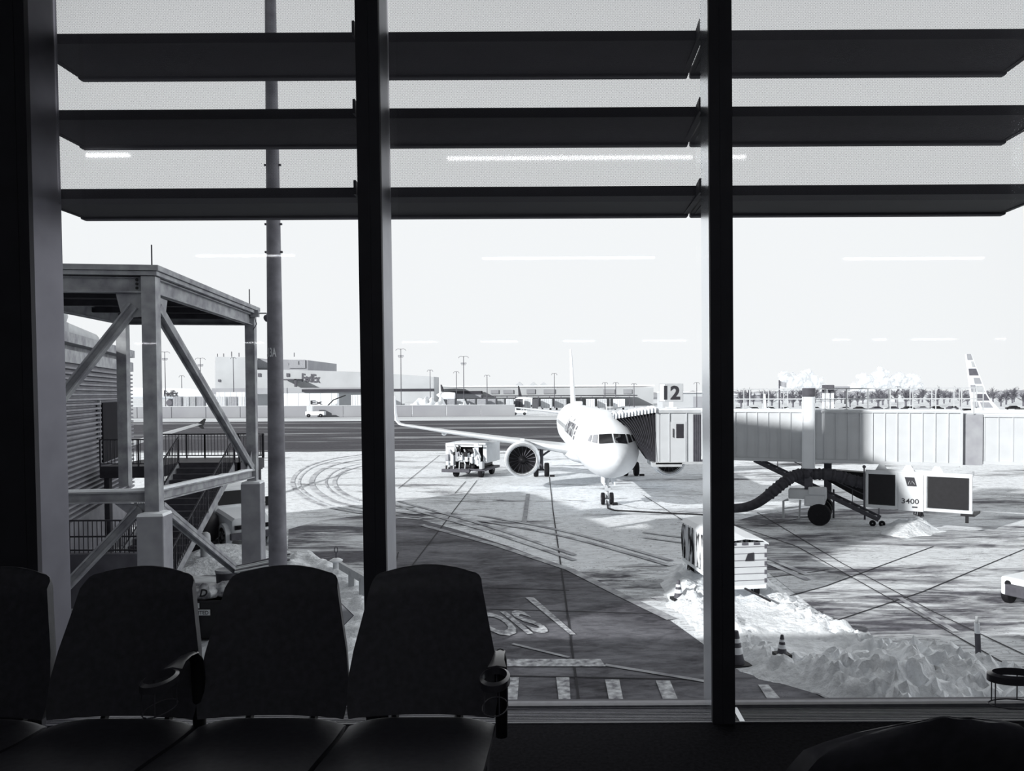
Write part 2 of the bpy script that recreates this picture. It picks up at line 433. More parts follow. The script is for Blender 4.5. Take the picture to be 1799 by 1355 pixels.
# floor grille along the glass, in two lengths with a bright joint bar
for nm, x0, x1 in (('trim_grille_left', MX[-2], xat(1296, 3.66, 1262)), ('trim_grille_right', xat(1296, 3.66, 1262), MX[3])):
    t = thing(nm, None, None); struct(t)
    MB().box((x0, 3.565, FLOORZ - 0.05), (x1, 3.735, FLOORZ - 0.012)).build('grille_tray', M_grille_dark, t)
    g = MB()
    for j in range(9): g.box((x0, 3.578 + j * 0.017, FLOORZ - 0.012), (x1, 3.587 + j * 0.017, FLOORZ + 0.001))
    g.box((x0, 3.562, FLOORZ - 0.03), (x1, 3.573, FLOORZ + 0.004)); g.box((x0, 3.727, FLOORZ - 0.03), (x1, 3.737, FLOORZ + 0.004))
    g.build('grille_bars', M_grille, t)
xj = xat(1296, 3.66, 1262)
struct(MB().box((xj - 0.012, 3.563, FLOORZ + 0.001), (xj + 0.012, 3.735, FLOORZ + 0.006)).build('trim_grille_joint', M_chrome))

# ceiling lamps (their reflections are the pale streaks in the glass)
LZ = CEIL - 0.03
def lamp(x0, x1, y, label, wd=0.05):
    t = thing('ceiling_lamp', label, 'lamp', ((x0 + x1) / 2, y, LZ), 0, 'slim linear ceiling lamps')
    L = (x1 - x0) / 2
    MB().box((-L, -wd * .7, 0.012), (L, wd * .7, 0.03)).build('lamp_housing', M_wall_in, t)
    MB().box((-L, -wd / 2, -0.008), (L, wd / 2, 0.012)).build('lamp_tube', M_lamp, t)
def refl(px0, px1, py, label, wd=0.05):
    dz = LZ - CAMZ; D = dz * F / (690 - py); y = 2 * YG - D
    lamp((px0 - 983) / F * D, (px1 - 983) / F * D, y, label, wd)
refl(850, 1150, 455, 'long slim ceiling lamp reflected mid sky in the middle pane', 0.06)
refl(1482, 1725, 459, 'long slim ceiling lamp reflected in the right pane', 0.06)
refl(350, 520, 448, 'long slim ceiling lamp reflected in the left pane', 0.05)
refl(790, 1310, 281, 'ceiling lamp reflected in the dotted glass of the middle pane', 0.045)
refl(135, 235, 272, 'short ceiling lamp reflected in the dotted glass of the left pane', 0.04)
for a, b in ((700, 768), (845, 910), (990, 1045), (1130, 1208), (1465, 1490), (1535, 1555), (1605, 1675), (1750, 1785), (240, 275), (434, 464)):
    refl(a, b, 600, 'distant ceiling lamp in the row reflected just above the horizon', 0.22)

# sunshade louvers
LZS = (8.765, 8.385, 7.99)
rows = ('top', 'middle', 'lowest')
baynames = {-2: 'far left bay outside the frame', -1: 'left window bay', 0: 'middle window bay', 1: 'right window bay', 2: 'far right bay outside the frame'}
for k in range(-1, 2):
    x0 = -0.965 + 1.7 * k; x1 = x0 + (1.69 if k < 1 else 1.76)
    for j, z in enumerate(LZS):
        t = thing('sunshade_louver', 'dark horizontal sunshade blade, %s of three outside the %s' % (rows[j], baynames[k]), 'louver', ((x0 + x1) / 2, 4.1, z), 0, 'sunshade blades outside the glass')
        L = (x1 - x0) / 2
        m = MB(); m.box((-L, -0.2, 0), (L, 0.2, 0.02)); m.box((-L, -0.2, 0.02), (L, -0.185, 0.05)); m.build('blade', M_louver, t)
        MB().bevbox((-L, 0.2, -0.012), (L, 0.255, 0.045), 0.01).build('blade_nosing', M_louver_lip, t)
        for sx in (-1, 1):
            m = MB().prism([(sx * (L - 0.02), -0.3, -0.01), (sx * (L - 0.02), 0.2, -0.002), (sx * (L - 0.02), 0.2, 0.02), (sx * (L - 0.02), -0.3, 0.06)], (0.012 * -sx, 0, 0))
            m.build('end_bracket', M_louver, t)

# ------------------------------------------------------------------ lounge chairs
def chair_back_mesh(rounded=False):
    b = MB()
    prof = [(-0.014, .262), (0.00, .266), (0.04, .272), (0.12, .272), (0.22, .258), (0.32, .236), (0.40, .219), (0.445, .210), (0.468, .204), (0.482, .195), (0.491, .180), (0.495, .162)]
    if rounded: prof = prof[:6] + [(0.34, .236), (0.39, .222), (0.43, .2), (0.455, .172), (0.475, .13), (0.487, .085), (0.492, .04)]
    rings = []
    for (h, hw) in prof:
        y = 0.13 * h / 0.49; th = 0.035 if h < 0.45 else 0.022 * max(0.25, (0.5 - h) / 0.05)
        ring = []
        for kx in range(17):
            u = -1 + kx / 8.0
            x = hw * u; bow = 0.028 * (u * u)          # sides wrap forward
            ring.append(Vector((x, y - bow - th, h - 0.004 * u * u - 0.016 * u * u * h / .49)))
        for kx in range(17):
            u = 1 - kx / 8.0
            x = hw * u * .97; bow = 0.028 * (u * u)
            ring.append(Vector((x, y - bow + th * 0.25, h - 0.004 * u * u - 0.016 * u * u * h / .49)))
        rings.append(ring)
    return b.loft(rings)
def chair_seat_mesh():
    b = MB(); rings = []
    for (y, z, th) in [(-0.60, -.005, .01), (-0.585, .015, .03), (-0.53, .028, .05), (-0.40, .018, .055), (-0.2, -.005, .055), (-0.06, -.012, .05), (-0.035, -.02, .03)]:
        ring = []
        for kx in range(13):
            u = -1 + kx / 6.0; ring.append(Vector((0.262 * u, y, z - 0.03 * abs(u) ** 4)))
        for kx in range(13):
            u = 1 - kx / 6.0; ring.append(Vector((0.262 * u, y, z - th)))
        rings.append(ring)
    return b.loft(rings)
def make_chair(label, loc, rz=0.0, rounded=False):
    t = thing('lounge_chair', label, 'chair', loc, rz, 'black terminal lounge chairs')
    # local origin: on the floor under the foot of the backrest; seat towards -y
    H = 0.40
    bk = chair_back_mesh(rounded); bk.v = [v + Vector((0, 0, H)) for v in bk.v]
    bk.build('backrest', M_black, t, smooth=True)
    st = chair_seat_mesh(); st.v = [v + Vector((0, 0, H - 0.005)) for v in st.v]
    st.build('seat', M_black, t, smooth=True)
    MB().box((-0.26, -0.33, 0.28), (0.26, -0.25, 0.34)).build('support_beam', M_dkgrey, t)
    MB().bevbox((-0.12, -0.592, H - 0.045), (0.14, -0.586, H - 0.03), 0.002).build('front_highlight', M_chrome, t)  # bright strip standing in for the highlight along the seat front
    for sx in (-1, 1):
        m = MB(); m.bar((sx * 0.2, -0.29, 0.28), (sx * 0.2, -0.29, 0.02), 0.05, 0.06); m.bar((sx * 0.2, -0.55, 0.015), (sx * 0.2, -0.02, 0.015), 0.05, 0.03)
        m.build('leg', M_dkgrey, t)
        MB().tube([(sx * 0.12, -0.26, H - .11), (sx * 0.12, 0.0, H - .11), (sx * 0.12, 0.05, H - .05), (sx * 0.12, 0.075, H + .1)], 0.016, 6).build('back_bracket', M_blk, t)
    return t
def add_arm(t, x, H=0.62):
    """arm with an oval cup ring at its tip and a wire basket below"""
    m = MB()
    m.tube([(x, -0.03, 0.30), (x, -0.03, 0.5), (x, -0.045, H - 0.03), (x, -0.075, H)], [.022, .024, .022, .018], 10)
    m.build('arm_post', M_blk, t, smooth=True)
    rings = []
    for (y, hw, z) in ((-0.06, .018, H + .004), (-0.12, .019, H + .012), (-0.17, .022, H + .01), (-0.215, .032, H)):
        rings.append([Vector((x - hw, y, z)), Vector((x, y, z + .006)), Vector((x + hw, y, z)), Vector((x, y, z - .014))])
    m = MB().loft(rings); m.build('armrest', M_arm, t, smooth=True)
    cyy = -0.30; m = MB(); n = 28; rr = []
    path = []
    vs = []; fs = []
    for k in range(n):
        a = 2 * PI * k / n
        for (ro, dz) in ((1.0, 0.0), (1.0, -0.022), (0.8, -0.018), (0.8, 0.006)):
            vs.append(Vector((x + 0.05 * ro * math.cos(a), cyy + 0.085 * ro * math.sin(a), H + dz)))
    for k in range(n):
        for q in range(4): fs.append((k * 4 + q, k * 4 + (q + 1) % 4, ((k + 1) % n) * 4 + (q + 1) % 4, ((k + 1) % n) * 4 + q))
    m.add(vs, fs); rg = m.build('cup_ring', M_arm, t, smooth=True)
    m = MB()
    for a in (0.4, 1.6, 2.7, 3.9, 5.2):
        p = Vector((x + 0.042 * math.cos(a), cyy + 0.08 * math.sin(a), H - 0.015)); m.cyl(p, p + Vector((0, 0, -0.085)), 0.0022, 6)
    m.tube([(x + 0.042 * math.cos(a * PI / 8), cyy + 0.08 * math.sin(a * PI / 8), H - 0.10) for a in range(17)], 0.0022, 6)
    m.build('wire_basket', M_dkgrey, rg)

YC = 2.80
SP = 0.542
cx4 = (741 - 983) / F * YC
ch = []
for i, lab in enumerate(('leftmost black lounge chair, cut off by the left edge of the photo',
                         'black lounge chair in front of the steel canopy, with cup ring armrest on its right',
                         'black lounge chair in front of the grey pole, without any armrest',
                         'black lounge chair ending the row, with an armrest beside the road markings')):
    ch.append(make_chair(lab, (cx4 - SP * (3 - i), YC, FLOORZ)))
add_arm(ch[1], 0.27); add_arm(ch[3], 0.285)
c5 = make_chair('black lounge chair back turned away in the near corner below the snow bank', (0.745, 1.66, FLOORZ), R(190), True)
c6 = make_chair('lounge chair mostly past the right edge, its cup ring armrest above the sill', (1.785, 2.215, FLOORZ), R(-90))
add_arm(c6, -0.285)
c5.scale = (1.3, 1.0, 1.0)

# ================================================================== GROUND
def gpoly(pxs, z): return [gnd(x, y, z) for x, y in pxs]
struct(MB().box((-700, 2, -0.5), (900, 1500, 0)).build('apron', M_apron))
struct(MB().poly([(-400, 93, .01), (500, 93, .01), (600, 232, .01), (-500, 232, .01)]).build('taxiway', M_taxi))
struct(MB().poly([(-500, 196, .02), (40, 196, .02), (40, 229, .02), (-500, 229, .02)]).build('snow_verge', M_verge))
struct(MB().poly(gpoly([(1240, 930), (1330, 905), (1500, 880), (1960, 880), (2150, 1300), (1650, 1235), (1450, 1085), (1330, 990)], .012)).build('apron_bay', M_apron2))
struct(MB().poly(gpoly([(620, 1040), (668, 960), (690, 912), (720, 908), (800, 930), (900, 962), (1000, 1000), (1090, 1040), (1170, 1085), (1240, 1135), (1300, 1180), (1420, 1215), (1560, 1260), (1640, 1330), (1700, 1700), (450, 1700), (560, 1200)], .014)).build('road', M_road))
struct(MB().poly(gpoly([(480, 1200), (505, 1000), (507, 930), (560, 915), (640, 905), (720, 908), (690, 935), (668, 965), (620, 1040), (560, 1205)], .013)).build('road_shoulder', M_apron2))
struct(MB().poly(gpoly([(60, 1000), (110, 905), (300, 890), (480, 880), (505, 960), (505, 1090), (480, 1200), (470, 1700), (-900, 1700), (-300, 1100)], .012)).build('sheltered_yard', M_inner))
def strip(pts, wpx, z, m, name):
    """painted or sawn line over ground pixels, constant real width"""
    P = [gnd(x, y, z) for x, y in pts]; b = MB()
    for i in range(len(P) - 1):
        d = (P[i + 1] - P[i]).normalized(); s_ = Vector((-d.y, d.x, 0)) * wpx / 2
        b.poly([P[i] - s_, P[i] + s_, P[i + 1] + s_, P[i + 1] - s_])
    return b
jb = MB()
for ln in ([(965, 838), (972, 900), (992, 1040), (1019, 1246)], [(838, 844), (784, 915), (710, 1012)], [(818, 846), (799, 867)], [(772, 800), (700, 858)],
           [(1240, 905), (1400, 960), (1560, 1050), (1799, 1185)], [(1640, 960), (1450, 1030), (1330, 1062)], [(1799, 965), (1620, 1040), (1470, 1090)],
           [(1330, 900), (1480, 990), (1640, 1075), (1799, 1150)], [(1330, 925), (1460, 900)], [(1130, 870), (1240, 940)], [(1085, 885), (1120, 893), (1240, 902)],
           [(850, 1032), (1000, 1037)], [(860, 1070), (1150, 1078)], [(880, 1187), (1240, 1194)], [(690, 1008), (700, 970)], [(1290, 1022), (1450, 1002)]):
    s_ = strip(ln, 0.055, .03, None, None); jb.add(s_.v, s_.f)
struct(jb.build('apron_joints', M_line))
pl = MB()
for ln, wd in (([(740, 922), (870, 957), (1000, 1000), (1090, 1045), (1180, 1088)], 0.35), ([(900, 1131), (1000, 1155)], .12), ([(1063, 1168), (1180, 1187), (1240, 1197)], .15), ([(928, 868), (921, 918)], 0.25), ([(1580, 1050), (1680, 1110)], .2)):
    s_ = strip(ln, wd, .034, None, None); pl.add(s_.v, s_.f)
struct(pl.build('edge_lines', M_linel))
tk = MB()
def cr_px(pts, n=8):
    out_ = []
    for i in range(len(pts) - 1):
        a_, b_, c_, d_ = [Vector(pts[min(max(k, 0), len(pts) - 1)]) for k in (i - 1, i, i + 1, i + 2)]
        for k in range(n):
            f = k / n; out_.append(.5 * ((2 * b_) + (c_ - a_) * f + (2 * a_ - 5 * b_ + 4 * c_ - d_) * f * f + (3 * b_ - a_ - 3 * c_ + d_) * f ** 3))
    return [tuple(v) for v in out_] + [pts[-1]]
for (dx, dy, w_) in ((0, 0, .3), (12, 1, .15), (34, 2, .4), (60, 3, .15), (75, 5, .3)):
    kx = 1 - dx / 200
    base = [(652, 797), (585, 806), (535, 822), (514, 845), (528, 868), (575, 890), (660, 905), (740, 912)]
    pts = [(690 + (x - 690) * kx + dx * .1, 848 + (y - 848) * (1 - dx / 230)) for x, y in base]
    s_ = strip(cr_px(pts), w_, .033, None, None); tk.add(s_.v, s_.f)
for ln in ([(1130, 935), (1290, 960), (1420, 1010)], [(840, 905), (1000, 935), (1180, 985)], [(700, 880), (860, 925), (1010, 975)]):
    for d_ in (0, 9): s_ = strip(cr_px([(x, y + d_) for x, y in ln]), .28, .033, None, None); tk.add(s_.v, s_.f)
struct(tk.build('tyre_tracks', M_track))
rm = MB()
for q in ([(893, 1190), (912, 1190), (908, 1241), (886, 1241)], [(977, 1190), (1000, 1190), (1003, 1241), (983, 1241)], [(1063, 1194), (1088, 1194), (1097, 1241), (1072, 1241)],
          [(1152, 1196), (1177, 1196), (1197, 1243), (1170, 1243)], [(1332, 1203), (1350, 1203), (1390, 1250), (1362, 1250)], [(1428, 1216), (1450, 1219), (1560, 1260), (1520, 1260)],
          [(863, 1158), (1055, 1158), (1064, 1171), (863, 1171)], [(923, 1050), (938, 1050), (1012, 1115), (1002, 1115)]):
    rm.poly(gpoly(q, .036))
struct(rm.build('road_markings', M_paint))
def bil(q):
    def fn(u, v):
        a = Vector(q[0]).lerp(Vector(q[1]), u); b = Vector(q[3]).lerp(Vector(q[2]), u); return a.lerp(b, v)
    return fn
struct(text_part('road_lettering', 'OIS', bil(gpoly([(868, 1119), (972, 1111), (918, 1072), (826, 1077)], .036)), M_paint, offset=0.03))

# ------------------------------------------------------------------ snow
def inside(p, poly):
    c = False; n = len(poly)
    for i in range(n):
        a, b = poly[i], poly[i - 1]
        if (a.y > p.y) != (b.y > p.y) and p.x < (b.x - a.x) * (p.y - a.y) / (b.y - a.y) + a.x: c = not c
    return c
def dist(p, poly):
    best = 1e9
    for i in range(len(poly)):
        a, b = poly[i - 1], poly[i]; d = b - a
        t = max(0, min(1, (p - a).dot(d) / max(1e-9, d.dot(d)))); best = min(best, (a + d * t - p).length)
    return best
BANK = {}
def snowfield(name, label, pxs, hfun, step=0.16, cat='snow', z0=0.0, pts=None):
    poly = [Vector((g.x, g.y)) for g in gpoly(pxs, 0)] if pts is None else [Vector(p) for p in pts]
    x0 = min(p.x for p in poly) - .3; x1 = max(p.x for p in poly) + .3; y0 = min(p.y for p in poly) - .3; y1 = max(p.y for p in poly) + .3
    nx = int((x1 - x0) / step) + 2; ny = int((y1 - y0) / step) + 2
    BANK.setdefault('poly', poly); BANK.setdefault('h', hfun)
    idx = {}; b = MB(); vs = []; fs = []
    for j in range(ny):
        for i in range(nx):
            p = Vector((x0 + i * step, y0 + j * step))
            p += Vector((noise.noise((p.x * 2.1, p.y * 2.1, 3)), noise.noise((p.x * 2.1, p.y * 2.1, 9)))) * step * 0.35
            d = dist(p, poly); wob = 0.35 * noise.noise((p.x * 0.9, p.y * 0.9, 0))
            d = (d if inside(p, poly) else -d) + wob
            h = hfun(p, d) if d > 0 else -0.08
            idx[(i, j)] = len(vs); vs.append(Vector((p.x, p.y, z0 + h)))
    for j in range(ny - 1):
        for i in range(nx - 1):
            q = [idx[(i, j)], idx[(i + 1, j)], idx[(i + 1, j + 1)], idx[(i, j + 1)]]
            if max(vs[k].z for k in q) > z0 - 0.07: fs.append(q)
    b.add(vs, fs); c = sum((Vector((p.x, p.y, 0)) for p in poly), Vector((0, 0, 0))) / len(poly)
    o = b.build(name, M_snow, loc=(c.x, c.y, 0), smooth=True); 
    return tag(o, label, cat, kind='stuff')
def on_bank(px, py):
    z = 0.0
    for _ in range(12):
        g = gnd(px, py, z); p = Vector((g.x, g.y)); d = dist(p, BANK['poly'])
        z = max(0, BANK['h'](p, d)) if inside(p, BANK['poly']) else 0.0
    return gnd(px, py, z)
def rub(p, a, f=2.6):
    n = noise.noise((p.x * f, p.y * f, 1)); n2 = noise.noise((p.x * f * 2.3, p.y * f * 2.3, 5)); v = noise.voronoi((p.x * f * .8, p.y * f * .8, 0))[0][0]
    return a * (0.45 * n + 0.35 * n2 + 0.25 * noise.noise((p.x * f * 4.5, p.y * f * 4.5, 8)) + 0.6 * (0.5 - v))
G1 = gnd(1580, 1205); G2 = gnd(1440, 1110); G3 = gnd(1700, 1185); G4 = gnd(1340, 1030); G5 = gnd(1185, 1060); G6 = gnd(1740, 1250)
def hill(p, g, r, h, ry=None):
    dx = (p.x - g.x) / r; dy = (p.y - g.y) / (ry or r); return h * math.exp(-(dx * dx + dy * dy))
def hbank(p, d):
    e = min(1, d / 0.7); e = e * e * (3 - 2 * e)
    rim = math.exp(-((d - 0.9) / 0.7) ** 2)
    sm = hill(p, G1, 2.0, .62, 1.2) + hill(p, G3, 1.4, .12) + hill(p, G6, 2.0, .22) + hill(p, G4, 1.4, .25, 1.0) + hill(p, G2, 2.2, .18, .9)
    rough = 0.05 + 0.6 * rim + hill(p, G6, 3.4, .9)
    return e * (0.10 + 0.16 * rim + sm + 0.05 * noise.noise((p.x * .6, p.y * .6, 2))) + e * rub(p, 0.52 * min(1, rough))
snowfield('snow_bank', 'broad ploughed snow bank with cones right of the road', [(1160, 1015), (1178, 997), (1230, 990), (1300, 1005), (1350, 1022), (1420, 1062), (1480, 1098), (1560, 1132), (1640, 1160), (1720, 1180), (1850, 1210), (1950, 1300), (1950, 1400), (1700, 1330), (1600, 1290), (1500, 1252), (1420, 1215), (1330, 1190), (1290, 1165), (1235, 1130), (1195, 1090), (1168, 1050)], hbank, 0.1)
def hleft(p, d):
    e = min(1, d / 0.6); e = e * e * (3 - 2 * e)
    return e * (0.16 + 0.22 * math.exp(-((d - .7) / .5) ** 2)) + e * rub(p, 0.16 if p.y > 17.5 else .34)
snowfield('snow_bank', 'snow bank beside the guard rail behind the chairs, in terminal shade', [(500, 968), (560, 980), (600, 1000), (660, 1040), (690, 1100), (660, 1240), (640, 1400), (300, 1400), (330, 1150), (480, 1040)], hleft, 0.14)
def hpile(p, d):
    e = min(1, d / 1.6); return e * 0.85 * (0.6 + 0.4 * noise.noise((p.x, p.y, 4))) + min(1, d) * rub(p, 0.35, 1.8)
snowfield('snow_pile', 'low heap of rough snow on the apron below the grey air unit', [(1530, 930), (1570, 917), (1620, 915), (1665, 935), (1640, 943), (1590, 946), (1555, 940)], hpile, 0.2)
snowfield('snow_bank', 'small snow ridge behind the concrete pier near the white truck', [(300, 975), (370, 962), (440, 960), (480, 975), (470, 1000), (400, 1010), (300, 1012)], lambda p, d: min(1, d) * 0.35 + min(1, d) * rub(p, 0.2), 0.2)

# ================================================================== STEEL CANOPY (left)
A = Vector((xat(268, 17.4, 690), 17.4, 0)); Bp = Vector((xat(442, 25.6, 690), 25.6, 0))
rzc = math.atan2(-(Bp.x - A.x), Bp.y - A.y); LC = (Bp - A).length
t = thing('steel_canopy', 'grey steel canopy frame with flat roof and diagonal braces at left', 'canopy', A, rzc)
LX = -4.0
def zA(py): return zat(py, 17.4, 260)
def zB(py): return zat(py, 25.6, 440)
zroof = zA(470)
m = MB(); m.box((LX - .3, -.25, zroof - 0.10), (0.25, LC + .25, zroof + 0.02)); m.box((LX - .25, -.2, zroof - 0.2), (0.2, LC + .2, zroof - 0.11)); m.build('roof_slab', M_steel, t)
m = MB(); m.box((LX - .1, -.1, zroof - .24), (0.1, LC + .1, zroof - 0.2))
for j in range(5): m.bar((LX, 0.8 + j * 1.8, zroof - .32), (0, 0.8 + j * 1.8, zroof - .32), .12, .16)
m.build('roof_deck', M_roofdk, t)
zb = zroof - 0.40
for (p, q) in (((LX, 0, zb), (0, 0, zb)), ((0, 0, zb), (0, LC, zb)), ((LX, LC, zb), (0, LC, zb)), ((LX, 0, zb), (LX, LC, zb))):
    MB().ibeam(p, q, .2, .36, .03).build('roof_beam', M_steel, t)
ztop = zroof - .22
for (x, y, zp) in ((0, 0, zA(905)), (0, LC, zB(850)), (LX, 0, zA(905)), (LX, LC, zB(850))):
    m = MB(); m.bar((x - .15, y, zp), (x - .15, y, ztop), .03, .28, (0, 1, 0)) if False else None
    m.box((x - .15, y - .15, zp), (x + .15, y - .12, ztop)); m.box((x - .15, y + .12, zp), (x + .15, y + .15, ztop)); m.box((x + .11, y - .12, zp), (x + .15, y + .12, ztop)); m.box((x - .15, y - .12, zp), (x - .11, y + .12, ztop))
    m.box((x - .2, y - .2, zp), (x + .2, y + .2, zp + .03))
    m.build('column', M_steel, t)
zl = zA(872); zl2 = zB(832)
def brace(p, q, w=.2): 
    MB().ibeam(p, q, w, w, .035, (1, 0, 0)).build('brace', M_steel, t)
def lbeam(p, q):
    bm_ = MB().ibeam(p, q, .22, .26, .035).build('lower_beam', M_steel, t)
    s_ = MB(); p = Vector(p); q = Vector(q); n = 16; vs = []; rings = []
    for i in range(n + 1):
        c = p.lerp(q, i / n) + Vector((0, 0, .13)); h = .05 + .025 * noise.noise((i * .9, p.x, q.y)); sd = (q - p).normalized().cross(Vector((0, 0, 1))) * .1
        rings.append([c - sd, c - sd * .7 + Vector((0, 0, h)), c + sd * .7 + Vector((0, 0, h)), c + sd])
    s_.loft(rings).build('snow_cap', M_snow_cap, bm_)
lbeam((LX, 0, zl), (0, 0, zl)); lbeam((0, 0, zl), (0, LC, zl2))
brace((-.35, 0, zA(538)), (LX + .1, 0, 4.35)); brace((0, .3, zA(538)), (0, LC - .2, zl2 + .2))
brace((-.3, 0, zA(893)), (LX + .1, 0, .55)); brace((0, .3, zA(893)), (0, LC - .3, .75))
for (pts, ax) in (([(-.12, 0, zA(515)), (-.75, 0, zA(515)), (-.62, 0, zA(560)), (-.12, 0, zA(556))], 'f'), ([(0, .12, zA(518)), (0, .9, zA(520)), (0, .75, zA(552)), (0, .12, zA(560))], 's'),
                  ([(-.12, 0, zA(884)), (-.85, 0, zA(884)), (-.3, 0, zA(920)), (-.12, 0, zA(915))], 'f'), ([(0, LC - .9, zl2 + .1), (0, LC - .12, zl2 + .1), (0, LC - .12, zl2 + .8)], 's')):
    MB().prism(pts, (0, .03, 0) if ax == 'f' else (.03, 0, 0)).build('gusset_plate', M_steel, t)
for bx_ in (-1.92, -2.1, -.25):
    for i in range(3): MB().ball((bx_, -.11, zb + .1 - i * .09), .035, 8, 5).build('bolt_head', M_blk, t)
MB().cyl((.05, -.05, zroof), (.05, -.05, zroof + .5), .015, 6).build('lightning_rod', M_dkgrey, t)
MB().cyl((.0, LC - .1, zroof), (.0, LC - .1, zroof + .6), .018, 6).build('lightning_rod', M_dkgrey, t)
# concrete piers
for nm, px0, px1, py, D, lab in (('f', 247, 299, 905, 17.4, 'front concrete pier with snow on top under the canopy column'), ('b', 424, 462, 850, 25.6, 'far concrete pier under the rear canopy column near the white truck')):
    base = A if nm == 'f' else Bp; hw = (px1 - px0) * D / F / 2 * 0.86; zt = zat(py, D, 270)
    c = thing('concrete_pier', lab, 'pier', base, rzc)
    MB().bevbox((-hw, -hw, 0), (hw, hw, zt), .025).build('shaft', M_conc if nm == 'f' else M_conc, c)
    s_ = MB()
    rings = [[Vector((sx * hw * k, sy * hw * k, zt + h)) for sx, sy in ((-1, -1), (1, -1), (1, 1), (-1, 1))] for k, h in ((.98, 0), (.9, .06), (.6, .09), (.3, .10))]
    s_.loft(rings).build('snow_cap', M_snow_cap, c, smooth=True)
# security camera on the canopy
pc = at(452, 556, 25.4)
c = thing('security_camera', 'small dome security camera on a bracket at the canopy corner', 'camera', pc)
MB().box((-.2, -.06, -.02), (.05, .06, .2)).build('junction_box', M_steel, c)
MB().tube([(.05, 0, .1), (.3, 0, .1), (.33, 0, .05)], .025, 8).build('camera_arm', M_grey2, c)
MB().lathe([(.03, 0.06), (.1, .02), (.12, -.04), (.11, -.1), (.06, -.17), (.001, -.19)], (.33, 0, 0)).build('camera_dome', M_dkgrey, c, smooth=True)
MB().tube([(-.1, 0, -.02), (-.02, 0, -.25), (-.15, 0, -.45)], .012, 6).build('cable', M_blk, c)

# ================================================================== CORRUGATED BUILDING
W0 = Vector((-17.36, 27, 0)); W1 = Vector((-22.0, 40, 0)); dW = (W1 - W0); LW = dW.length
LWALL = LW * .87
rzw = math.atan2(dW.y, dW.x)       # local x runs along the wall, +y is away (left)
t = thing('siding_building', 'dark corrugated metal building with a roof duct at far left', 'building', W0, rzw)
zt = 8.6
m = MB(); m.box((-6, .05, 0), (LWALL, 5, zt - .35))
n = 30
for j in range(n):
    z = 2.4 + j * (zt - .5 - 2.4) / n; m.prism([(-6, .05, z), (-6, -.13, z + .03), (-6, -.13, z + .10), (-6, .05, z + .13)], (LWALL + 6, 0, 0))
m.build('corrugated_wall', M_siding, t)
m = MB(); m.box((-6, -.15, zt - .45), (LWALL + .1, 5, zt)); m.box((-6, -.2, zt + .25), (LWALL + .2, 5.2, zt + .6)); m.box((-6, .3, zt), (LWALL - .1, 5, zt + .25)); m.build('roof_fascia', M_steel, t)
def wx(px, ):   # local x of the wall at a pixel column
    best = min(range(0, 400), key=lambda i: abs(983 + F * (W0.x + dW.x * i / 400) / (W0.y + dW.y * i / 400) - px)); return LW * best / 400
xa, xb = wx(172), wx(205)
d = MB().box((xa, -.18, 4.2), (xb, -.03, zat(708, 31, 190))).build('service_door', M_door, t)
MB().box((xa - .12, -.1, 4.2), (xa, .0, zat(704, 31, 190))).build('door_frame', M_grey, d)
MB().cyl((wx(110), .8, 9.6), (wx(214), 1.2, 9.55), .34, 14).build('roof_duct', M_grey2, t, smooth=True)
m = MB(); m.tube([(wx(112) - 1, .6, 10.1), (wx(128), .6, 10.15), (wx(136), .7, 9.9)], .45, 12); m.build('roof_duct_bend', M_grey2, t, smooth=True)
m = MB()
for j in range(3): m.bevbox((wx(112) + j * .95 - .4, .4, zt + .62), (wx(112) + j * .95 + .5, 1.6, zt + 1.15), .03)
m.build('roof_unit', M_grey, t)

# ================================================================== EXTERIOR STAIR
t = thing('exterior_stair', 'dark steel exterior stair with landing and baluster railings behind the canopy', 'stair', (-15.7, 30, 0))
ZL = 4.2
m = MB(); m.box((-2.3, 0, ZL - .45), (0, 4, ZL)); m.box((0, 1.5, ZL - .45), (2.6, 4, ZL)); m.build('landing', M_steel_d, t)
NS = 20
for i in range(NS):
    z = ZL - (i + 1) * (ZL - .1) / NS; y = 1.5 - i * .3
    m = MB().box((.12, y - .32, z - .04), (2.28, y, z)); m.box((.12, y - .02, z), (2.28, y, z + .17)); m.build('tread', M_dkgrey, t)
for sx in (.05, 2.33):
    MB().bar((sx, 1.5, ZL - .15), (sx, 1.5 - NS * .3, .05), .06, .34).build('stringer', M_steel, t)
def railing(p, q, h=1.05, gap=.14, post=1.5):
    p = Vector(p); q = Vector(q); d = q - p; L = d.length
    r_ = MB().bar(p + Vector((0, 0, h)), q + Vector((0, 0, h)), .05, .05); r_.bar(p + Vector((0, 0, .1)), q + Vector((0, 0, .1)), .04, .04)
    for i in range(int(L / post) + 1):
        c = p + d * min(1, i * post / L); r_.bar(c, c + Vector((0, 0, h)), .05, .05, (0, 1, 0))
    r_.bar(q, q + Vector((0, 0, h)), .05, .05, (0, 1, 0))
    ra = r_.build('railing', M_steel_d, t)
    n = int(L / gap); bm_ = MB()
    for i in range(1, n):
        c = p + d * (i / n); bm_.bar(c + Vector((0, 0, .1)), c + Vector((0, 0, h)), .02, .02, (0, 1, 0))
    bm_.build('baluster_run', M_steel_d, ra)
railing((-2.3, .05, ZL), (0, .05, ZL)); railing((0, 3.95, ZL), (2.6, 3.95, ZL)); railing((-2.3, 3.95, ZL), (0, 3.95, ZL)); railing((2.55, 1.5, ZL), (2.55, 3.95, ZL))
railing((.05, 1.5, ZL), (.05, 1.5 - NS * .3, .1)); railing((2.35, 1.5, ZL), (2.35, 1.5 - NS * .3, .1))
for (x, y) in ((-2.1, .2), (-2.1, 3.8), (2.4, 3.8), (-.1, .2)): MB().box((x - .1, y - .1, 0), (x + .1, y + .1, ZL - .45)).build('support_post', M_steel_d, t)
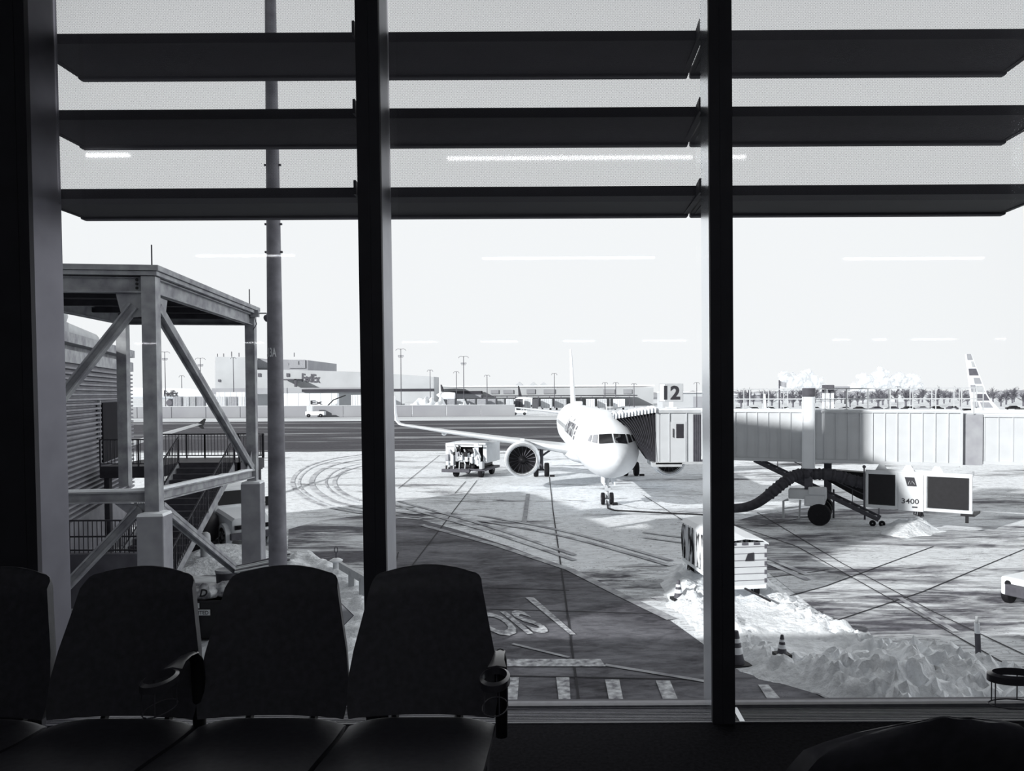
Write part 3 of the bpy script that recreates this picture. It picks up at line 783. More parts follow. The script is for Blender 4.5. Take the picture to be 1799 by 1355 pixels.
MB().prism([(2.45, 1.5, ZL), (2.45, 1.5, ZL - .5), (2.45, 3.9, ZL - .5), (2.45, 3.9, ZL)], (.12, 0, 0)).build('side_plate', M_steel_d, t)
# low guard railing and retaining wall below
p0 = at(60, 975, 25); p1 = at(246, 975, 25)
t = thing('retaining_wall', 'low dark retaining wall with guard railing left of the front pier', 'wall', (p0.x, 25, 0))
LL = p1.x - p0.x
MB().box((0, 0, 0), (LL, .4, p0.z)).build('wall_body', M_conc_d, t)
r_ = MB(); zb0 = p0.z; 
for h in (.1, .55, 1.08): r_.bar((0, .2, zb0 + h), (LL, .2, zb0 + h), .05, .05)
for i in range(int(LL / .15)): r_.bar((i * .15, .2, zb0), (i * .15, .2, zb0 + 1.08), .022, .022, (0, 1, 0))
r_.build('guard_railing', M_steel_d, t)
# retaining kerb between piers
p0 = gnd(300, 1052); 
t = tag(MB().box((-1.2, -.15, 0), (1.6, .15, 1.0)).build('concrete_block_wall', M_conc_d), 'short dark concrete wall between the canopy piers behind the bins', 'wall'); t.location = (-11.6, 22.9, 0)

# ================================================================== POLE
Dp = 20.0
xb_, xt_ = xat(488.5, Dp, 1000), xat(475, Dp, 0)
t = thing('light_pole', 'tall tapering grey steel pole rising through the left window bay', 'pole', (xat(492, Dp, 1160), Dp, 0))
zt_ = 17.9; x0 = xat(492, Dp, 1160)
def pole_x(z): return (xt_ - xb_) * (z - zat(1000, Dp)) / (zat(0, Dp) - zat(1000, Dp)) + xb_ - x0
def pole_r(z): return 0.245 + (0.135 - 0.245) * z / 17.5
MB().tube([(pole_x(z), 0, z) for z in (0, 4, 8, 12, 16, zt_)], [pole_r(z) for z in (0, 4, 8, 12, 16, zt_)], 28).build('shaft', M_pole, t, smooth=True)
MB().lathe([(.4, 0), (.4, .06), (.3, .08), (.27, .3)], (0, 0, 0)).build('base_flange', M_steel_d, t)
for py in (290, 345, 394, 443):
    z = zat(py, Dp, 480); m = MB()
    for s_ in (-1, 1): m.cyl((pole_x(z) + s_ * pole_r(z) * .9, 0, z), (pole_x(z) + s_ * (pole_r(z) + .05), 0, z), .03, 8)
    m.build('step_bolt', M_dkgrey, t)
def pole_text(u, v):
    z = zat(628, Dp, 480) + v * .24; a = (-.6 + 1.1 * u); r_ = pole_r(z) + .004
    return Vector((pole_x(z) + r_ * math.sin(a), -r_ * math.cos(a), z))
text_part('stencilled_code', '13A', pole_text, M_white2, t, offset=0.02)

# ================================================================== YARD JUNK
def wheel(parent, c, r, w, axis='X', name='wheel', hub=True):
    c = Vector(c)
    prof = [(r * .55, -w / 2), (r * .9, -w / 2), (r, -w * .32), (r, w * .32), (r * .9, w / 2), (r * .55, w / 2)]
    o = MB().lathe(prof, c, axis, 24).build(name, M_rubber, parent, smooth=True)
    if hub:
        MB().lathe([(r * .15, -w * .52), (r * .5, -w * .40), (r * .54, w * .40), (r * .15, w * .52)], c, axis, 14).build('hub', M_grey, o, smooth=True)
    return o
# bin with bags
t = thing('waste_bin', 'black bin with pale carrier sticker among the bags behind the second chair', 'bin', (xat(372, 22, 1060), 22, 0))
zt = zat(1047, 22, 365)
m = MB(); m.hexa([(-.42, -.4, .1), (.42, -.4, .1), (.42, .4, .1), (-.42, .4, .1), (-.5, -.5, zt), (.5, -.5, zt), (.5, .5, zt), (-.5, .5, zt)]); m.build('bin_body', M_blk, t)
MB().box((-.55, -.55, zt - .06), (.55, .55, zt)).build('bin_rim', M_blk, t)
MB().box((-.38, -.512, zt - .42), (.18, -.5, zt - .26)).build('sticker', M_white2, t)
text_part('sticker_lettering', 'UNITED', lambda u, v: Vector((-.36 + u * .5, -.516, zt - .40 + v * .11)), M_letter, t, offset=.02)
MB().box((-.38, -.512, zt - .22), (-.12, -.5, zt - .06)).build('small_sticker', M_white2, t)
for sx in (-.3, .3): wheel(t, (sx, -.3, .1), .1, .06)
def lumpy(c, r, sc, seed):
    b = MB().ball((0, 0, 0), 1, 20, 14)
    b.v = [Vector(c) + Vector((v.x * sc[0], v.y * sc[1], v.z * sc[2])) * r * (1 + .35 * noise.noise((v.x * 2 + seed, v.y * 2, v.z * 2)) + .15 * noise.noise((v.x * 5, v.y * 5 + seed, v.z * 5))) for v in b.v]; return b
bx = xat(372, 22, 1060)
for i, (dx, dy, dz, r_, mm, lab) in enumerate(((-.1, -.1, .12, .36, M_bag, 'crumpled pale rubbish bag with a black letter heaped on the bin'), (.35, .1, .15, .3, M_bag, 'crumpled rubbish bag on the right side of the bin top'), (-.35, -.85, -.55, .3, M_white2, 'white torn sheet bag slumped in front of the black bin'))):
    o = lumpy((0, 0, 0), r_, (1.1, 1, .75), i * 3.7).build('rubbish_bag', mm, loc=(0, 0, 0), smooth=True); o.location = (bx + dx, 22 + dy, zt + dz); tag(o, lab, 'bag', 'rubbish bags around the bin')
    if i == 0:
        WORLD[o.name] = Matrix.Translation(o.location)
        text_part('bag_letter', 'D', lambda u, v: Vector((-.02 + u * .2 + v * .06, -.40 , -.02 + v * .22)), M_blk, o, offset=.03)
# barrel
t = thing('trash_barrel', 'grey open barrel under the lower canopy brace', 'barrel', (xat(398, 25, 1000), 25, 0))
MB().lathe([(.28, 0), (.30, .1), (.31, .5), (.30, .55), (.32, 1.0), (.34, 1.25), (.30, 1.25), (.28, .9), (.001, .88)], (0, 0, 0)).build('barrel_body', M_steel_d, t, smooth=True)
MB().lathe([(.345, 1.2), (.36, 1.25), (.345, 1.29), (.31, 1.27)], (0, 0, 0)).build('barrel_rim', M_steel, t, smooth=True)
# pallets and boards
def boards(name, lab, px, py, D, n, rz, cat):
    c = at(px, py, D); t = thing(name, lab, cat, (c.x, D, c.z), rz)
    for i in range(n):
        o = MB().bar((-.75, i * .13 - .25, .02 + i * .015), (.75, i * .13 - .25, .22 + i * .03), .1, .03).build('board', (M_grey2, M_dkgrey, M_white2)[i % 3], t)
    MB().box((-.6, -.3, -c.z), (.6, .35, .0)).build('support_block', M_dkgrey, t); return t
boards('board_stack', 'pile of loose boards beside the grey pole base', 462, 1000, 22.5, 5, .3, 'boards')
c = at(432, 1002, 23.6); t = thing('cardboard_box', 'pale cardboard box on the boards right of the brace foot', 'box', (c.x, 23.6, 0), .4)
MB().bevbox((-.25, -.2, 0), (.25, .2, c.z), .01).build('box_body', M_grey2, t)
for s_ in (-1, 1): MB().prism([(-.25, s_ * .2, c.z), (.25, s_ * .2, c.z), (.25, s_ * .34, c.z + .12), (-.25, s_ * .34, c.z + .12)], (0, 0, .01)).build('flap', M_white2, t)
# hand trolley, bollard
t = thing('equipment_trolley', 'small dark wheeled trolley by the stair foot', 'trolley', (xat(338, 33, 970), 33, 0), .2)
MB().bevbox((-.4, -.3, .2), (.4, .3, .9), .03).build('trolley_body', M_blk, t); MB().bevbox((-.38, -.28, .9), (.38, .28, 1.35), .04).build('trolley_top', M_grey2, t)
m = MB(); m.tube([(-.45, -.1, .2), (-.48, -.1, 1.9), (-.3, -.1, 2.0)], .025, 6); m.tube([(.45, -.1, .2), (.48, -.1, 1.5)], .025, 6); m.build('trolley_frame', M_blk, t)
for sx in (-.4, .4): wheel(t, (sx, -.2, .14), .14, .08)
t = thing('bollard', 'pale round topped bollard beside the trolley', 'bollard', (xat(361, 31.5, 960), 31.5, 0))
MB().lathe([(.2, 0), (.2, 1.15), (.17, 1.27), (.09, 1.33), (.001, 1.35)], (0, 0, 0)).build('post', M_grey2, t, smooth=True)
MB().lathe([(.203, .75), (.203, .95)], (0, 0, 0)).build('band', M_white, t, smooth=True)
# ground lantern, guard rail, sign
c = gnd(591, 1016); t = thing('hydrant_marker', 'white drum marker with a disc cap and hook beside the guard rail', 'marker', c)
k = c.y / F
MB().lathe([(.11, 0), (.13, .05), (.12, 30 * k), (.11, 31 * k)], (0, 0, 0)).build('drum', M_white2, t, smooth=True)
MB().lathe([(.05, 31 * k), (11 * k, 30 * k), (11.5 * k, 32 * k), (6 * k, 35 * k), (.03, 36 * k)], (0, 0, 0)).build('disc_cap', M_white, t, smooth=True)
m = MB(); m.cyl((0, 0, 36 * k), (0, 0, 44 * k), 1.2 * k, 8); m.tube([(3 * k * math.sin(a * PI / 6), 0, 50 * k - 5.5 * k * math.cos(a * PI / 6)) for a in range(13)], .8 * k, 6); m.build('hook', M_dkgrey, t)
t = thing('guard_rail', 'short wooden guard rail standing in snow left of the middle mullion', 'guard rail', gnd(625, 1035))
def gl(px, py, Y): return at(px, py, Y)
m = MB(); m.bar(gl(598, 994, 28), gl(650, 1024, 24.5), .12, .26); m.build('rail_beam', M_grey2, t, world=True)
for (px, yt, yb, D) in ((618, 1004, 1034, 26.6), (637, 1016, 1052, 25.4)):
    a_ = at(px, yt, D); MB().box((a_.x - .1, D - .1, 0), (a_.x + .1, D + .1, a_.z)).build('rail_post', M_grey2, t, world=True)
Ds = 18.5; c = at(596, 1082, Ds)
t = thing('diamond_sign', 'back of a grey diamond road sign beside the third chair', 'sign', (c.x, Ds, 0))
h = 24 * Ds / F
MB().prism([(-h, 0, c.z), (0, 0, c.z - h), (h, 0, c.z), (0, 0, c.z + h)], (0, .02, 0)).build('sign_plate', M_grey, t)
m = MB(); q = h * 1.08
m.prism([(-q, .005, c.z), (0, .005, c.z - q), (q, .005, c.z), (0, .005, c.z + q)], (0, .01, 0)); m.build('sign_border', M_dkgrey, t)
MB().cyl((0, .05, 0), (0, .05, c.z + h * .6), .03, 8).build('sign_post', M_steel, t)

# ================================================================== WHITE TRUCK (behind the canopy)
c = Vector((-15.9, 37.0, 0))
t = thing('utility_truck', 'white bonneted utility truck parked behind the rear canopy column', 'truck', c, R(42))
# local -y is the front (rotated so that it faces right and towards us)
def body_ring(y, hw, z0, z1, r=.12): 
    return [Vector((-hw, y, z0)), Vector((hw, y, z0)), Vector((hw, y, z1 - r)), Vector((hw - r, y, z1)), Vector((-hw + r, y, z1)), Vector((-hw, y, z1 - r))]
MB().loft([body_ring(-2.75, .72, .7, 1.2), body_ring(-2.65, .85, .65, 1.38), body_ring(-1.6, 1.0, .65, 1.62), body_ring(-1.15, 1.08, .65, 1.72)]).build('hood', M_white, t, smooth=True)
MB().loft([body_ring(-1.15, 1.12, .6, 1.8), body_ring(-.75, 1.12, .6, 2.45, .2), body_ring(-.5, 1.12, .6, 2.62, .25), body_ring(.75, 1.12, .6, 2.66, .25), body_ring(.8, 1.05, .6, 2.6, .25)]).build('cab', M_white, t, smooth=True)
MB().poly([(-.95, -1.14, 1.84), (.95, -1.14, 1.84), (.9, -.78, 2.44), (-.9, -.78, 2.44)]).build('windshield', M_glassdk, t)
for sx in (-1, 1):
    MB().poly([(sx * 1.13, -.85, 1.75), (sx * 1.13, .5, 1.75), (sx * 1.13, .5, 2.35), (sx * 1.13, -.55, 2.35)]).build('side_window', M_glassdk, t)
    m = MB(); m.lathe([(.56, -.14), (.60, 0), (.56, .14)], (sx * .95, -2.0, .55), 'X', 20); m.build('fender', M_white, t, smooth=True)
    MB().bevbox((sx * .62 - .16, -2.79, .88), (sx * .62 + .16, -2.70, 1.08), .02).build('headlamp', M_glassdk, t)
    m = MB(); m.bar((sx * 1.12, -.9, 1.7), (sx * 1.38, -1.0, 1.8), .04, .04); m.bevbox((sx * 1.38 - .1, -1.06, 1.6), (sx * 1.38 + .1, -.98, 2.05), .02); m.build('mirror', M_blk, t)
MB().bevbox((-1.0, -2.95, .45), (1.0, -2.72, .75), .03).build('bumper', M_dkgrey, t)
MB().bevbox((-.4, -2.80, .8), (.4, -2.74, 1.22), .02).build('radiator_grille', M_blk, t)
m = MB(); m.box((-1.1, .95, .8), (1.1, 4.6, 1.0)); m.box((-1.1, .95, 1.0), (1.1, 1.05, 2.3)); m.box((-1.1, 1.0, 1.0), (-1.02, 4.6, 1.5)); m.box((1.02, 1.0, 1.0), (1.1, 4.6, 1.5)); m.build('flatbed', M_white2, t)
m = MB(); m.box((-.45, -2.6, .5), (.45, 4.5, .72)); m.build('chassis', M_blk, t)
for (x, y) in ((-.95, -2.0), (.95, -2.0), (-.95, 3.0), (.95, 3.0)): wheel(t, (x, y, .5), .5, .28)
# dark tank beside the truck
t = thing('black_drum', 'black rounded drum standing left of the white truck', 'drum', (xat(358, 35, 930), 35, 0))
MB().lathe([(.45, 0), (.62, .15), (.66, .6), (.62, 1.1), (.4, 1.35), (.2, 1.4), (.2, 1.5), (.001, 1.5)], (0, 0, .3)).build('drum_body', M_blk, t, smooth=True)
MB().box((-.6, -.4, 0), (.6, .4, .32)).build('drum_stand', M_dkgrey, t)

# ================================================================== AIRLINER
NG = gnd(1067, 887); rza = R(2.58)
t = thing('airliner', 'white twin engine airliner parked nose towards the terminal at the jet bridge', 'airplane', (NG.x, NG.y, 0), rza)
ST = [(0, .02, 3.22, 3.18), (.08, .28, 3.45, 2.95), (.25, .5, 3.62, 2.74), (.7, .86, 3.95, 2.42), (1.3, 1.2, 4.20, 2.17), (1.75, 1.38, 4.36, 2.05), (2.15, 1.52, 4.66, 1.98), (2.6, 1.64, 5.02, 1.92), (3.3, 1.79, 5.38, 1.86), (4.2, 1.90, 5.66, 1.82), (5.5, 1.97, 5.84, 1.79), (7, 1.975, 5.87, 1.79),
      (20, 1.975, 5.87, 1.79), (32, 1.975, 5.87, 1.79), (36, 1.85, 5.87, 2.2), (40, 1.3, 5.85, 3.3), (43, .65, 5.75, 4.4), (44.5, .2, 5.5, 5.1)]
def stn(s):
    for i in range(len(ST) - 1):
        a_, b_ = ST[i], ST[i + 1]
        if s <= b_[0]:
            f = max(0, (s - a_[0]) / (b_[0] - a_[0])); return [a_[k] + (b_[k] - a_[k]) * f for k in (1, 2, 3)]
    return ST[-1][1:]
NOSE = -4.9
def fring(s, n=40):
    hw, zt_, zb_ = stn(s); cz = (zt_ + zb_) / 2; hh = (zt_ - zb_) / 2
    return [Vector((hw * math.sin(2 * PI * k / n), s + NOSE, cz + hh * math.cos(2 * PI * k / n))) for k in range(n)]
ss = [0, .03, .08, .15, .25, .4, .55, .7, .9, 1.1, 1.3, 1.5, 1.75, 1.95, 2.15, 2.4, 2.6, 2.9, 3.3, 3.7, 4.2, 4.8, 5.5, 7, 10, 14, 20, 26, 32, 34, 36, 38, 40, 41.5, 43, 44, 44.5]
MB().loft([fring(s) for s in ss]).build('fuselage', M_fuse, t, smooth=True)
def surf(x, z, off=.012):
    lo, hi = .05, 8.0
    def ins(s):
        hw, zt_, zb_ = stn(s); cz = (zt_ + zb_) / 2; hh = (zt_ - zb_) / 2
        return (x / hw) ** 2 + ((z - cz) / hh) ** 2 < 1
    for _ in range(40):
        md = (lo + hi) / 2
        if ins(md): hi = md
        else: lo = md
    hw, zt_, zb_ = stn(hi); cz = (zt_ + zb_) / 2
    nrm = Vector((x / hw ** 2, -.35, (z - cz) / ((zt_ - zb_) / 2) ** 2)).normalized()
    return Vector((x, hi + NOSE, z)) + nrm * off
def pane(q, parent, m, name, off=.03, n=6):
    b = MB(); fn = bil([(x, z, 0) for x, z in q]); vs = []; fs = []
    for j in range(n + 1):
        for i in range(n + 1):
            p = fn(i / n, j / n); vs.append(surf(p.x, p.y, off))
    for j in range(n):
        for i in range(n): fs.append((j * (n + 1) + i, j * (n + 1) + i + 1, (j + 1) * (n + 1) + i + 1, (j + 1) * (n + 1) + i))
    return b.add(vs, fs).build(name, m, parent, smooth=True)
for sx in (-1, 1):
    pane([(sx * .05, 4.10), (sx * .82, 4.02), (sx * .76, 4.52), (sx * .05, 4.56)], t, M_glassdk, 'cockpit_window')
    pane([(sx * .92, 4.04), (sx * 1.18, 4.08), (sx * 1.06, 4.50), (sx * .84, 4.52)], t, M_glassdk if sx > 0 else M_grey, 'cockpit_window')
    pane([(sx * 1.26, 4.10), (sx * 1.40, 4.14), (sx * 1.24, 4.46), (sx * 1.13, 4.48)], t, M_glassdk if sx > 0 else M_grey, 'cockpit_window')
# cabin windows and titles on the visible flank
def flank(y, v, off=.012, side=-1):
    """v = height along the skin measured up from the widest line"""
    s = y - NOSE; hw, zt_, zb_ = stn(s); cz = (zt_ + zb_) / 2; hh = (zt_ - zb_) / 2; a_ = v / 2.0
    return Vector((side * (hw + off) * math.cos(a_), y, cz + (hh + off) * math.sin(a_)))
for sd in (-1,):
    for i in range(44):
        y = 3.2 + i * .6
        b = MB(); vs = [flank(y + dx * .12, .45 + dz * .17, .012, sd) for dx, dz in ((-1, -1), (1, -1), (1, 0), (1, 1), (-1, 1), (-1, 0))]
        b.poly(vs).build('cabin_window', M_grey2, t)  # panes coloured pale to stand for glare on the glass
text_part('title_lettering', 'American', lambda u, v: flank(13.0 - u * 9.5, .15 + v * 1.35, .02), M_letter2, t, shear=.3, offset=.02)
m = MB()
for i in range(3): m.poly([flank(2.0 - dx * .3 - i * .1, .25 + i * .33 + dz * .12, .02) for dx, dz in ((-1, -1), (1, -1), (1.6, 1), (-.4, 1))])
m.build('tail_emblem', M_letter2, t)
# wings
def airfoil(x, yle, ch, z, th):
    pts = [(0, 0), (.04, .35), (.15, .48), (.4, .5), (.7, .3), (1, .02), (1, -.02), (.7, -.2), (.4, -.42), (.15, -.42), (.04, -.3)]
    return [Vector((x, yle + u * ch, z + w_ * th)) for u, w_ in pts]
def wing(sx):
    rg = [airfoil(sx * x, y, c_, z, th) for x, y, c_, z, th in ((1.2, 10.2, 7.2, 2.45, .9), (2.0, 11.0, 6.4, 2.6, .8), (6.2, 13.4, 4.0, 3.15, .5), (11.5, 16.6, 2.7, 3.75, .34), (15.5, 19.0, 1.7, 4.25, .22))]
    o = MB().loft(rg).build('wing', M_wing, t, smooth=True)
    # up-curved tip
    tip = []
    for x, y, c_, z, lean_, th in ((15.5, 19.0, 1.7, 4.25, 0, .22), (16.0, 19.35, 1.6, 4.36, .5, .2), (16.32, 19.7, 1.4, 4.65, 1.1, .18), (16.5, 20.3, 1.15, 5.3, 1.35, .16), (16.65, 21.1, .65, 6.8, 1.42, .12)):
        r_ = []
        for p in airfoil(0, 0, c_, 0, th):
            r_.append(Vector((sx * (x - p.z * math.sin(lean_)), y + p.y, z + p.z * math.cos(lean_))))
        tip.append(r_)
    MB().loft(tip).build('winglet', M_white, o, smooth=True)
    for x, y, z in ((8.2, 17.6, 3.2), (12.0, 18.6, 3.62)):
        MB().ball((sx * x, y, z), .22, 10, 8, (1, 5, 1.2)).build('flap_fairing', M_wing, o, smooth=True)
    return o
wing(-1); wing(1)
MB().ball((0, 13.5, 2.35), 1, 24, 12, (2.15, 5.4, .95)).build('belly_fairing', M_fuse, t, smooth=True)
def engine(sx):
    x, y, z = sx * 5.3, 7.2, 2.18
    o = MB().lathe([(.98, .55), (1.0, .15), (1.06, .02), (1.13, .0), (1.19, .1), (1.26, .5), (1.30, 1.3), (1.22, 2.6), (1.0, 3.6), (.98, 3.55), (.9, 3.0)], (x, y, z), 'Y', 40, False).build('engine_nacelle', M_fuse, t, smooth=True)
    MB().lathe([(1.0, .16), (1.06, .012), (1.13, -.01), (1.2, .09), (1.222, .2)], (x, y, z), 'Y', 40, False).build('intake_lip', M_lip, o, smooth=True)
    MB().lathe([(.001, .62), (.99, .60), (.995, .5), (.995, .16), (.99, .16), (.985, .62)], (x, y, z), 'Y', 36, False).build('fan_case', M_fan, o, smooth=True)
    for k in range(18):
        a_ = 2 * PI * k / 18 + .1
        def pt(r_, da, dy): return Vector((x + r_ * math.cos(a_ + da), y + dy, z + r_ * math.sin(a_ + da)))
        MB().add([pt(.3, .03, .5), pt(.3, .10, .56), pt(.62, .05, .5), pt(.62, .10, .56), pt(.95, .05, .42), pt(.95, .11, .54)], [(0, 1, 3, 2), (2, 3, 5, 4)]).build('fan_blade', M_blade, o)
    MB().lathe([(.001, .18), (.12, .26), (.22, .38), (.3, .55)], (x, y, z), 'Y', 20, False).build('spinner', M_blk, o, smooth=True)
    MB().loft([[Vector((x - .16, y + .9, z + 1.2)), Vector((x + .16, y + .9, z + 1.2)), Vector((x + .16, y + 4, z + .95)), Vector((x - .16, y + 4, z + .95))],
               [Vector((x - .16, y + 2.0, z + 1.45)), Vector((x + .16, y + 2.0, z + 1.45)), Vector((x + .16, y + 6.4, z + 1.1)), Vector((x - .16, y + 6.4, z + 1.1))]]).build('pylon', M_fuse, o)
engine(-1); engine(1)
# landing gear
g = MB(); g.cyl((0, .05, .4), (0, -.1, 2.0), .09, 12); g.cyl((0, .05, .38), (0, .0, 1.1), .07, 12); g.cyl((-.3, .05, .38), (.3, .05, .38), .05, 8); g.cyl((0, -.1, 1.0), (0, -1.2, 2.0), .05, 8); g.bar((0, -.14, .9), (0, -.2, 1.15), .36, .12)
gn = g.build('nose_gear', M_white2, t)
for sx in (-.27, .27): wheel(gn, (sx, .05, .38), .38, .22)
MB().box((-.34, -1.4, 1.35), (-.30, .6, 1.95)).build('gear_door', M_fuse, gn); MB().box((.30, -1.4, 1.35), (.34, .6, 1.95)).build('gear_door', M_fuse, gn)
MB().bevbox((.28, -.35, .0), (.62, .0, .16), .02).build('wheel_chock', M_blk, gn)
for sx in (-1, 1):
    x = sx * 3.75; y = 16.4
    g = MB(); g.cyl((x, y, .55), (x, y, 3.0), .16, 12); g.cyl((x - .55, y, .58), (x + .55, y, .58), .08, 8); g.bar((x, y, 1.7), (x - sx * 1.6, y, 2.8), .12, .16); g.bar((x + sx * .25, y, 1.2), (x + sx * .25, y, 2.8), .05, .9, (0, 1, 0))
    gm = g.build('main_gear', M_dkgrey, t)
    for dx in (-.45, .45): wheel(gm, (x + dx, y, .58), .58, .4)
    MB().bevbox((x + .7, y - .3, 0), (x + 1.1, y, .16), .02).build('wheel_chock', M_blk, gm)
# tail
def fin_ring(z, yle, c_, th): return [Vector((w_ * th, yle + u * c_, z)) for u, w_ in ((0, 0), (.06, .35), (.25, .5), (.6, .38), (1, .03), (1, -.03), (.6, -.38), (.25, -.5), (.06, -.35))]
MB().loft([fin_ring(5.3, 30.2, 7.6, .55), fin_ring(6.4, 32.0, 5.6, .5), fin_ring(11.75, 36.6, 2.1, .24)]).build('tail_fin', M_fuse, t, smooth=True)
for sx in (-1, 1):
    MB().loft([airfoil(sx * .4, 34.6, 3.6, 4.75, .4), airfoil(sx * 6.2, 38.4, 1.4, 5.35, .16)]).build('tailplane', M_wing, t, smooth=True)
m = MB(); m.bar((0, 0.2, 5.86), (0, .6, 6.3), .03, .1); m.bevbox((-.5, 26.5, 5.8), (.5, 28.5, 6.15), .1); m.bar((.3, 1.0, 5.5), (.3, 1.0, 6.6), .02, .04, (0, 1, 0)); m.build('antenna', M_fuse, t)
# ground power cable on the apron
P = [gnd(x, y, .04) for x, y in ((1066, 880), (1068, 893), (1080, 897), (1120, 899), (1180, 902), (1245, 905), (1290, 900))]
tag(MB().tube(P, .05, 6).build('power_cable', M_blk, loc=P[2]), 'black power cable running right along the ground from the nose gear', 'cable')

# ================================================================== SERVICE VEHICLE by the left engine
c = gnd(822, 838); t = thing('belt_loader_truck', 'white boxy ground service truck full of machinery left of the engine', 'service truck', c, R(-14))
W_ = 1.75; Hh = 2.85
MB().bevbox((-W_, -.6, .55), (W_, 3.2, .75), .03).build('deck', M_dkgrey, t)
for a_, b_ in ((-W_, -.95), (.75, 1.15)):
    MB().bevbox((a_, -.55, 1.3 if a_ < 0 else 1.1), (b_, -.4, Hh), .03).build('front_panel', M_white, t)
MB().bevbox((1.45, -.3, 1.2), (W_ + .05, 3.1, Hh - .05), .03).build('side_panel', M_white2, t)
MB().bevbox((-W_, -.3, 1.9), (-W_ + .1, 3.1, Hh - .05), .03).build('side_panel', M_white2, t)
MB().bevbox((-W_, -.5, Hh - .12), (W_, 3.2, Hh), .03).build('roof_panel', M_white, t)
MB().bevbox((-1.0, -.2, .8), (1.2, 2.9, 2.5), .03).build('engine_block', M_blk, t)
random.seed(3)
for i in range(36):
    x = -1.5 + 2.9 * ((i * .381) % 1); z = random.uniform(.72, 1.9); h = random.uniform(.35, .95); yy = random.uniform(-.15, .1)
    m = MB()
    if i % 3 == 0: m.bevbox((x - .13, -.8 + yy, z), (x + .13, -.2, z + h), .03)
    elif i % 3 == 1: m.tube([(x, -.6 + yy, z), (x + .12, -.8 + yy, z + h * .5), (x - .1, -.62 + yy, z + h)], .055, 8)
    else: m.lathe([(.10, -.8 + yy), (.15, -.65 + yy), (.15, -.3)], (x, 0, z + .2), 'Y', 12)
    m.build(('filter_box', 'hose_loop', 'valve_body')[i % 3], (M_white2, M_grey, M_blk, M_white, M_grey2)[i % 5], t)
for i in range(3):
    MB().bar((-1.5 + i * .5, -.7, .6), (-1.45 + i * .5, -.5, 2.6), .07, .07, (0, 1, 0)).build('frame_upright', M_grey2, t)
MB().bar((-1.7, -.62, 2.62), (1.5, -.62, 2.62), .12, .14).build('frame_beam', M_white2, t)
MB().bevbox((-1.75, -.62, .7), (-1.45, -.3, 1.6), .04).build('side_locker', M_blk, t)
MB().bevbox((1.3, -.85, .75), (1.6, -.3, 1.35), .05).build('hydraulic_tank', M_grey2, t)
MB().bevbox((-1.95, -1.0, .45), (.5, -.75, .72), .03).build('bumper', M_dkgrey, t)
for (x, y) in ((-.95, -.2), (1.25, -.2), (-.95, 2.5), (1.25, 2.5)): wheel(t, (x, y, .42), .42, .32)

# ================================================================== JET BRIDGE
T0 = Vector((9.0, 42.3, 0)); rzt = math.atan2(-4.3, 10.9)
t = thing('jet_bridge', 'pale grey telescoping jet bridge docked at the airliner, carrying a gate sign', 'jet bridge', T0, rzt)
def px_x(px, y=0.0):
    lo, hi = -3, 40
    for _ in range(40):
        md = (lo + hi) / 2; wv = WORLD[t.name] @ Vector((md, y, 5))
        if 983 + F * wv.x / wv.y < px: lo = md
        else: hi = md
    return lo
XE = px_x(1692)
zT, zB0 = 5.98, 3.3
m = MB(); m.box((-1.2, .03, zB0), (XE, 2.7, zT)); n = 22
for i in range(n):
    x = -1.1 + i * (XE + 1.0) / n; m.box((x, -.03, zB0 + .08), (x + .05, .03, zT - .08))
m.box((-1.2, -.05, zB0 - .06), (XE, .03, zB0 + .1)); m.box((-1.2, -.05, zT - .1), (XE, .03, zT)); m.box((XE - .12, -.07, zB0 - .1), (XE, 2.8, zT + .05))
m.build('outer_tunnel', M_tunnel, t)
m = MB(); m.box((XE - .3, .35, zB0 + .12), (XE + 14, 2.4, zT - .2))
for i in range(20): m.box((XE + .95 + i * .62, .31, zB0 + .2), (XE + 1.0 + i * .62, .35, zT - .28))
m.box((XE - .3, .28, zB0 + .05), (XE + 14, .36, zB0 + .2)); m.box((XE - .3, .28, zT - .3), (XE + 14, .36, zT - .2)); m.build('inner_tunnel', M_tunnel, t)
MB().box((XE, .2, zB0), (XE + .9, .35, zT - .15)).build('joint_panel', M_grey, t)
MB().box((-1.2, .0, zT), (XE + .02, 2.75, zT + .05)).build('roof_snow', M_snow_cap, t)
MB().box((XE, .3, zT - .2), (XE + 14, 2.45, zT - .14)).build('roof_snow', M_snow_cap, t)
# roof railing
zr = zT + .05
for yy in (.15, 2.55):
    m = MB(); m.bar((-1.0, yy, zr + 1.1), (XE + .9, yy, zr + 1.1), .05, .05); m.bar((-1.0, yy, zr + .55), (XE + .9, yy, zr + .55), .035, .035); m.build('roof_rail', M_grey2, t)
    for i in range(14):
        x = -1.0 + i * (XE + 1.9) / 13; m = MB().bar((x, yy, zr), (x, yy, zr + 1.1), .05, .05, (0, 1, 0)); m.box((x - .1, yy - .05, zr), (x + .1, yy + .05, zr + .03)); m.build('rail_post', M_grey2, t)
for xx in (px_x(1690), px_x(1712)):
    MB().bar((xx, .15, zr - .2), (xx, .15, zr + 1.1), .06, .06, (0, 1, 0)).build('rail_post', M_grey2, t)
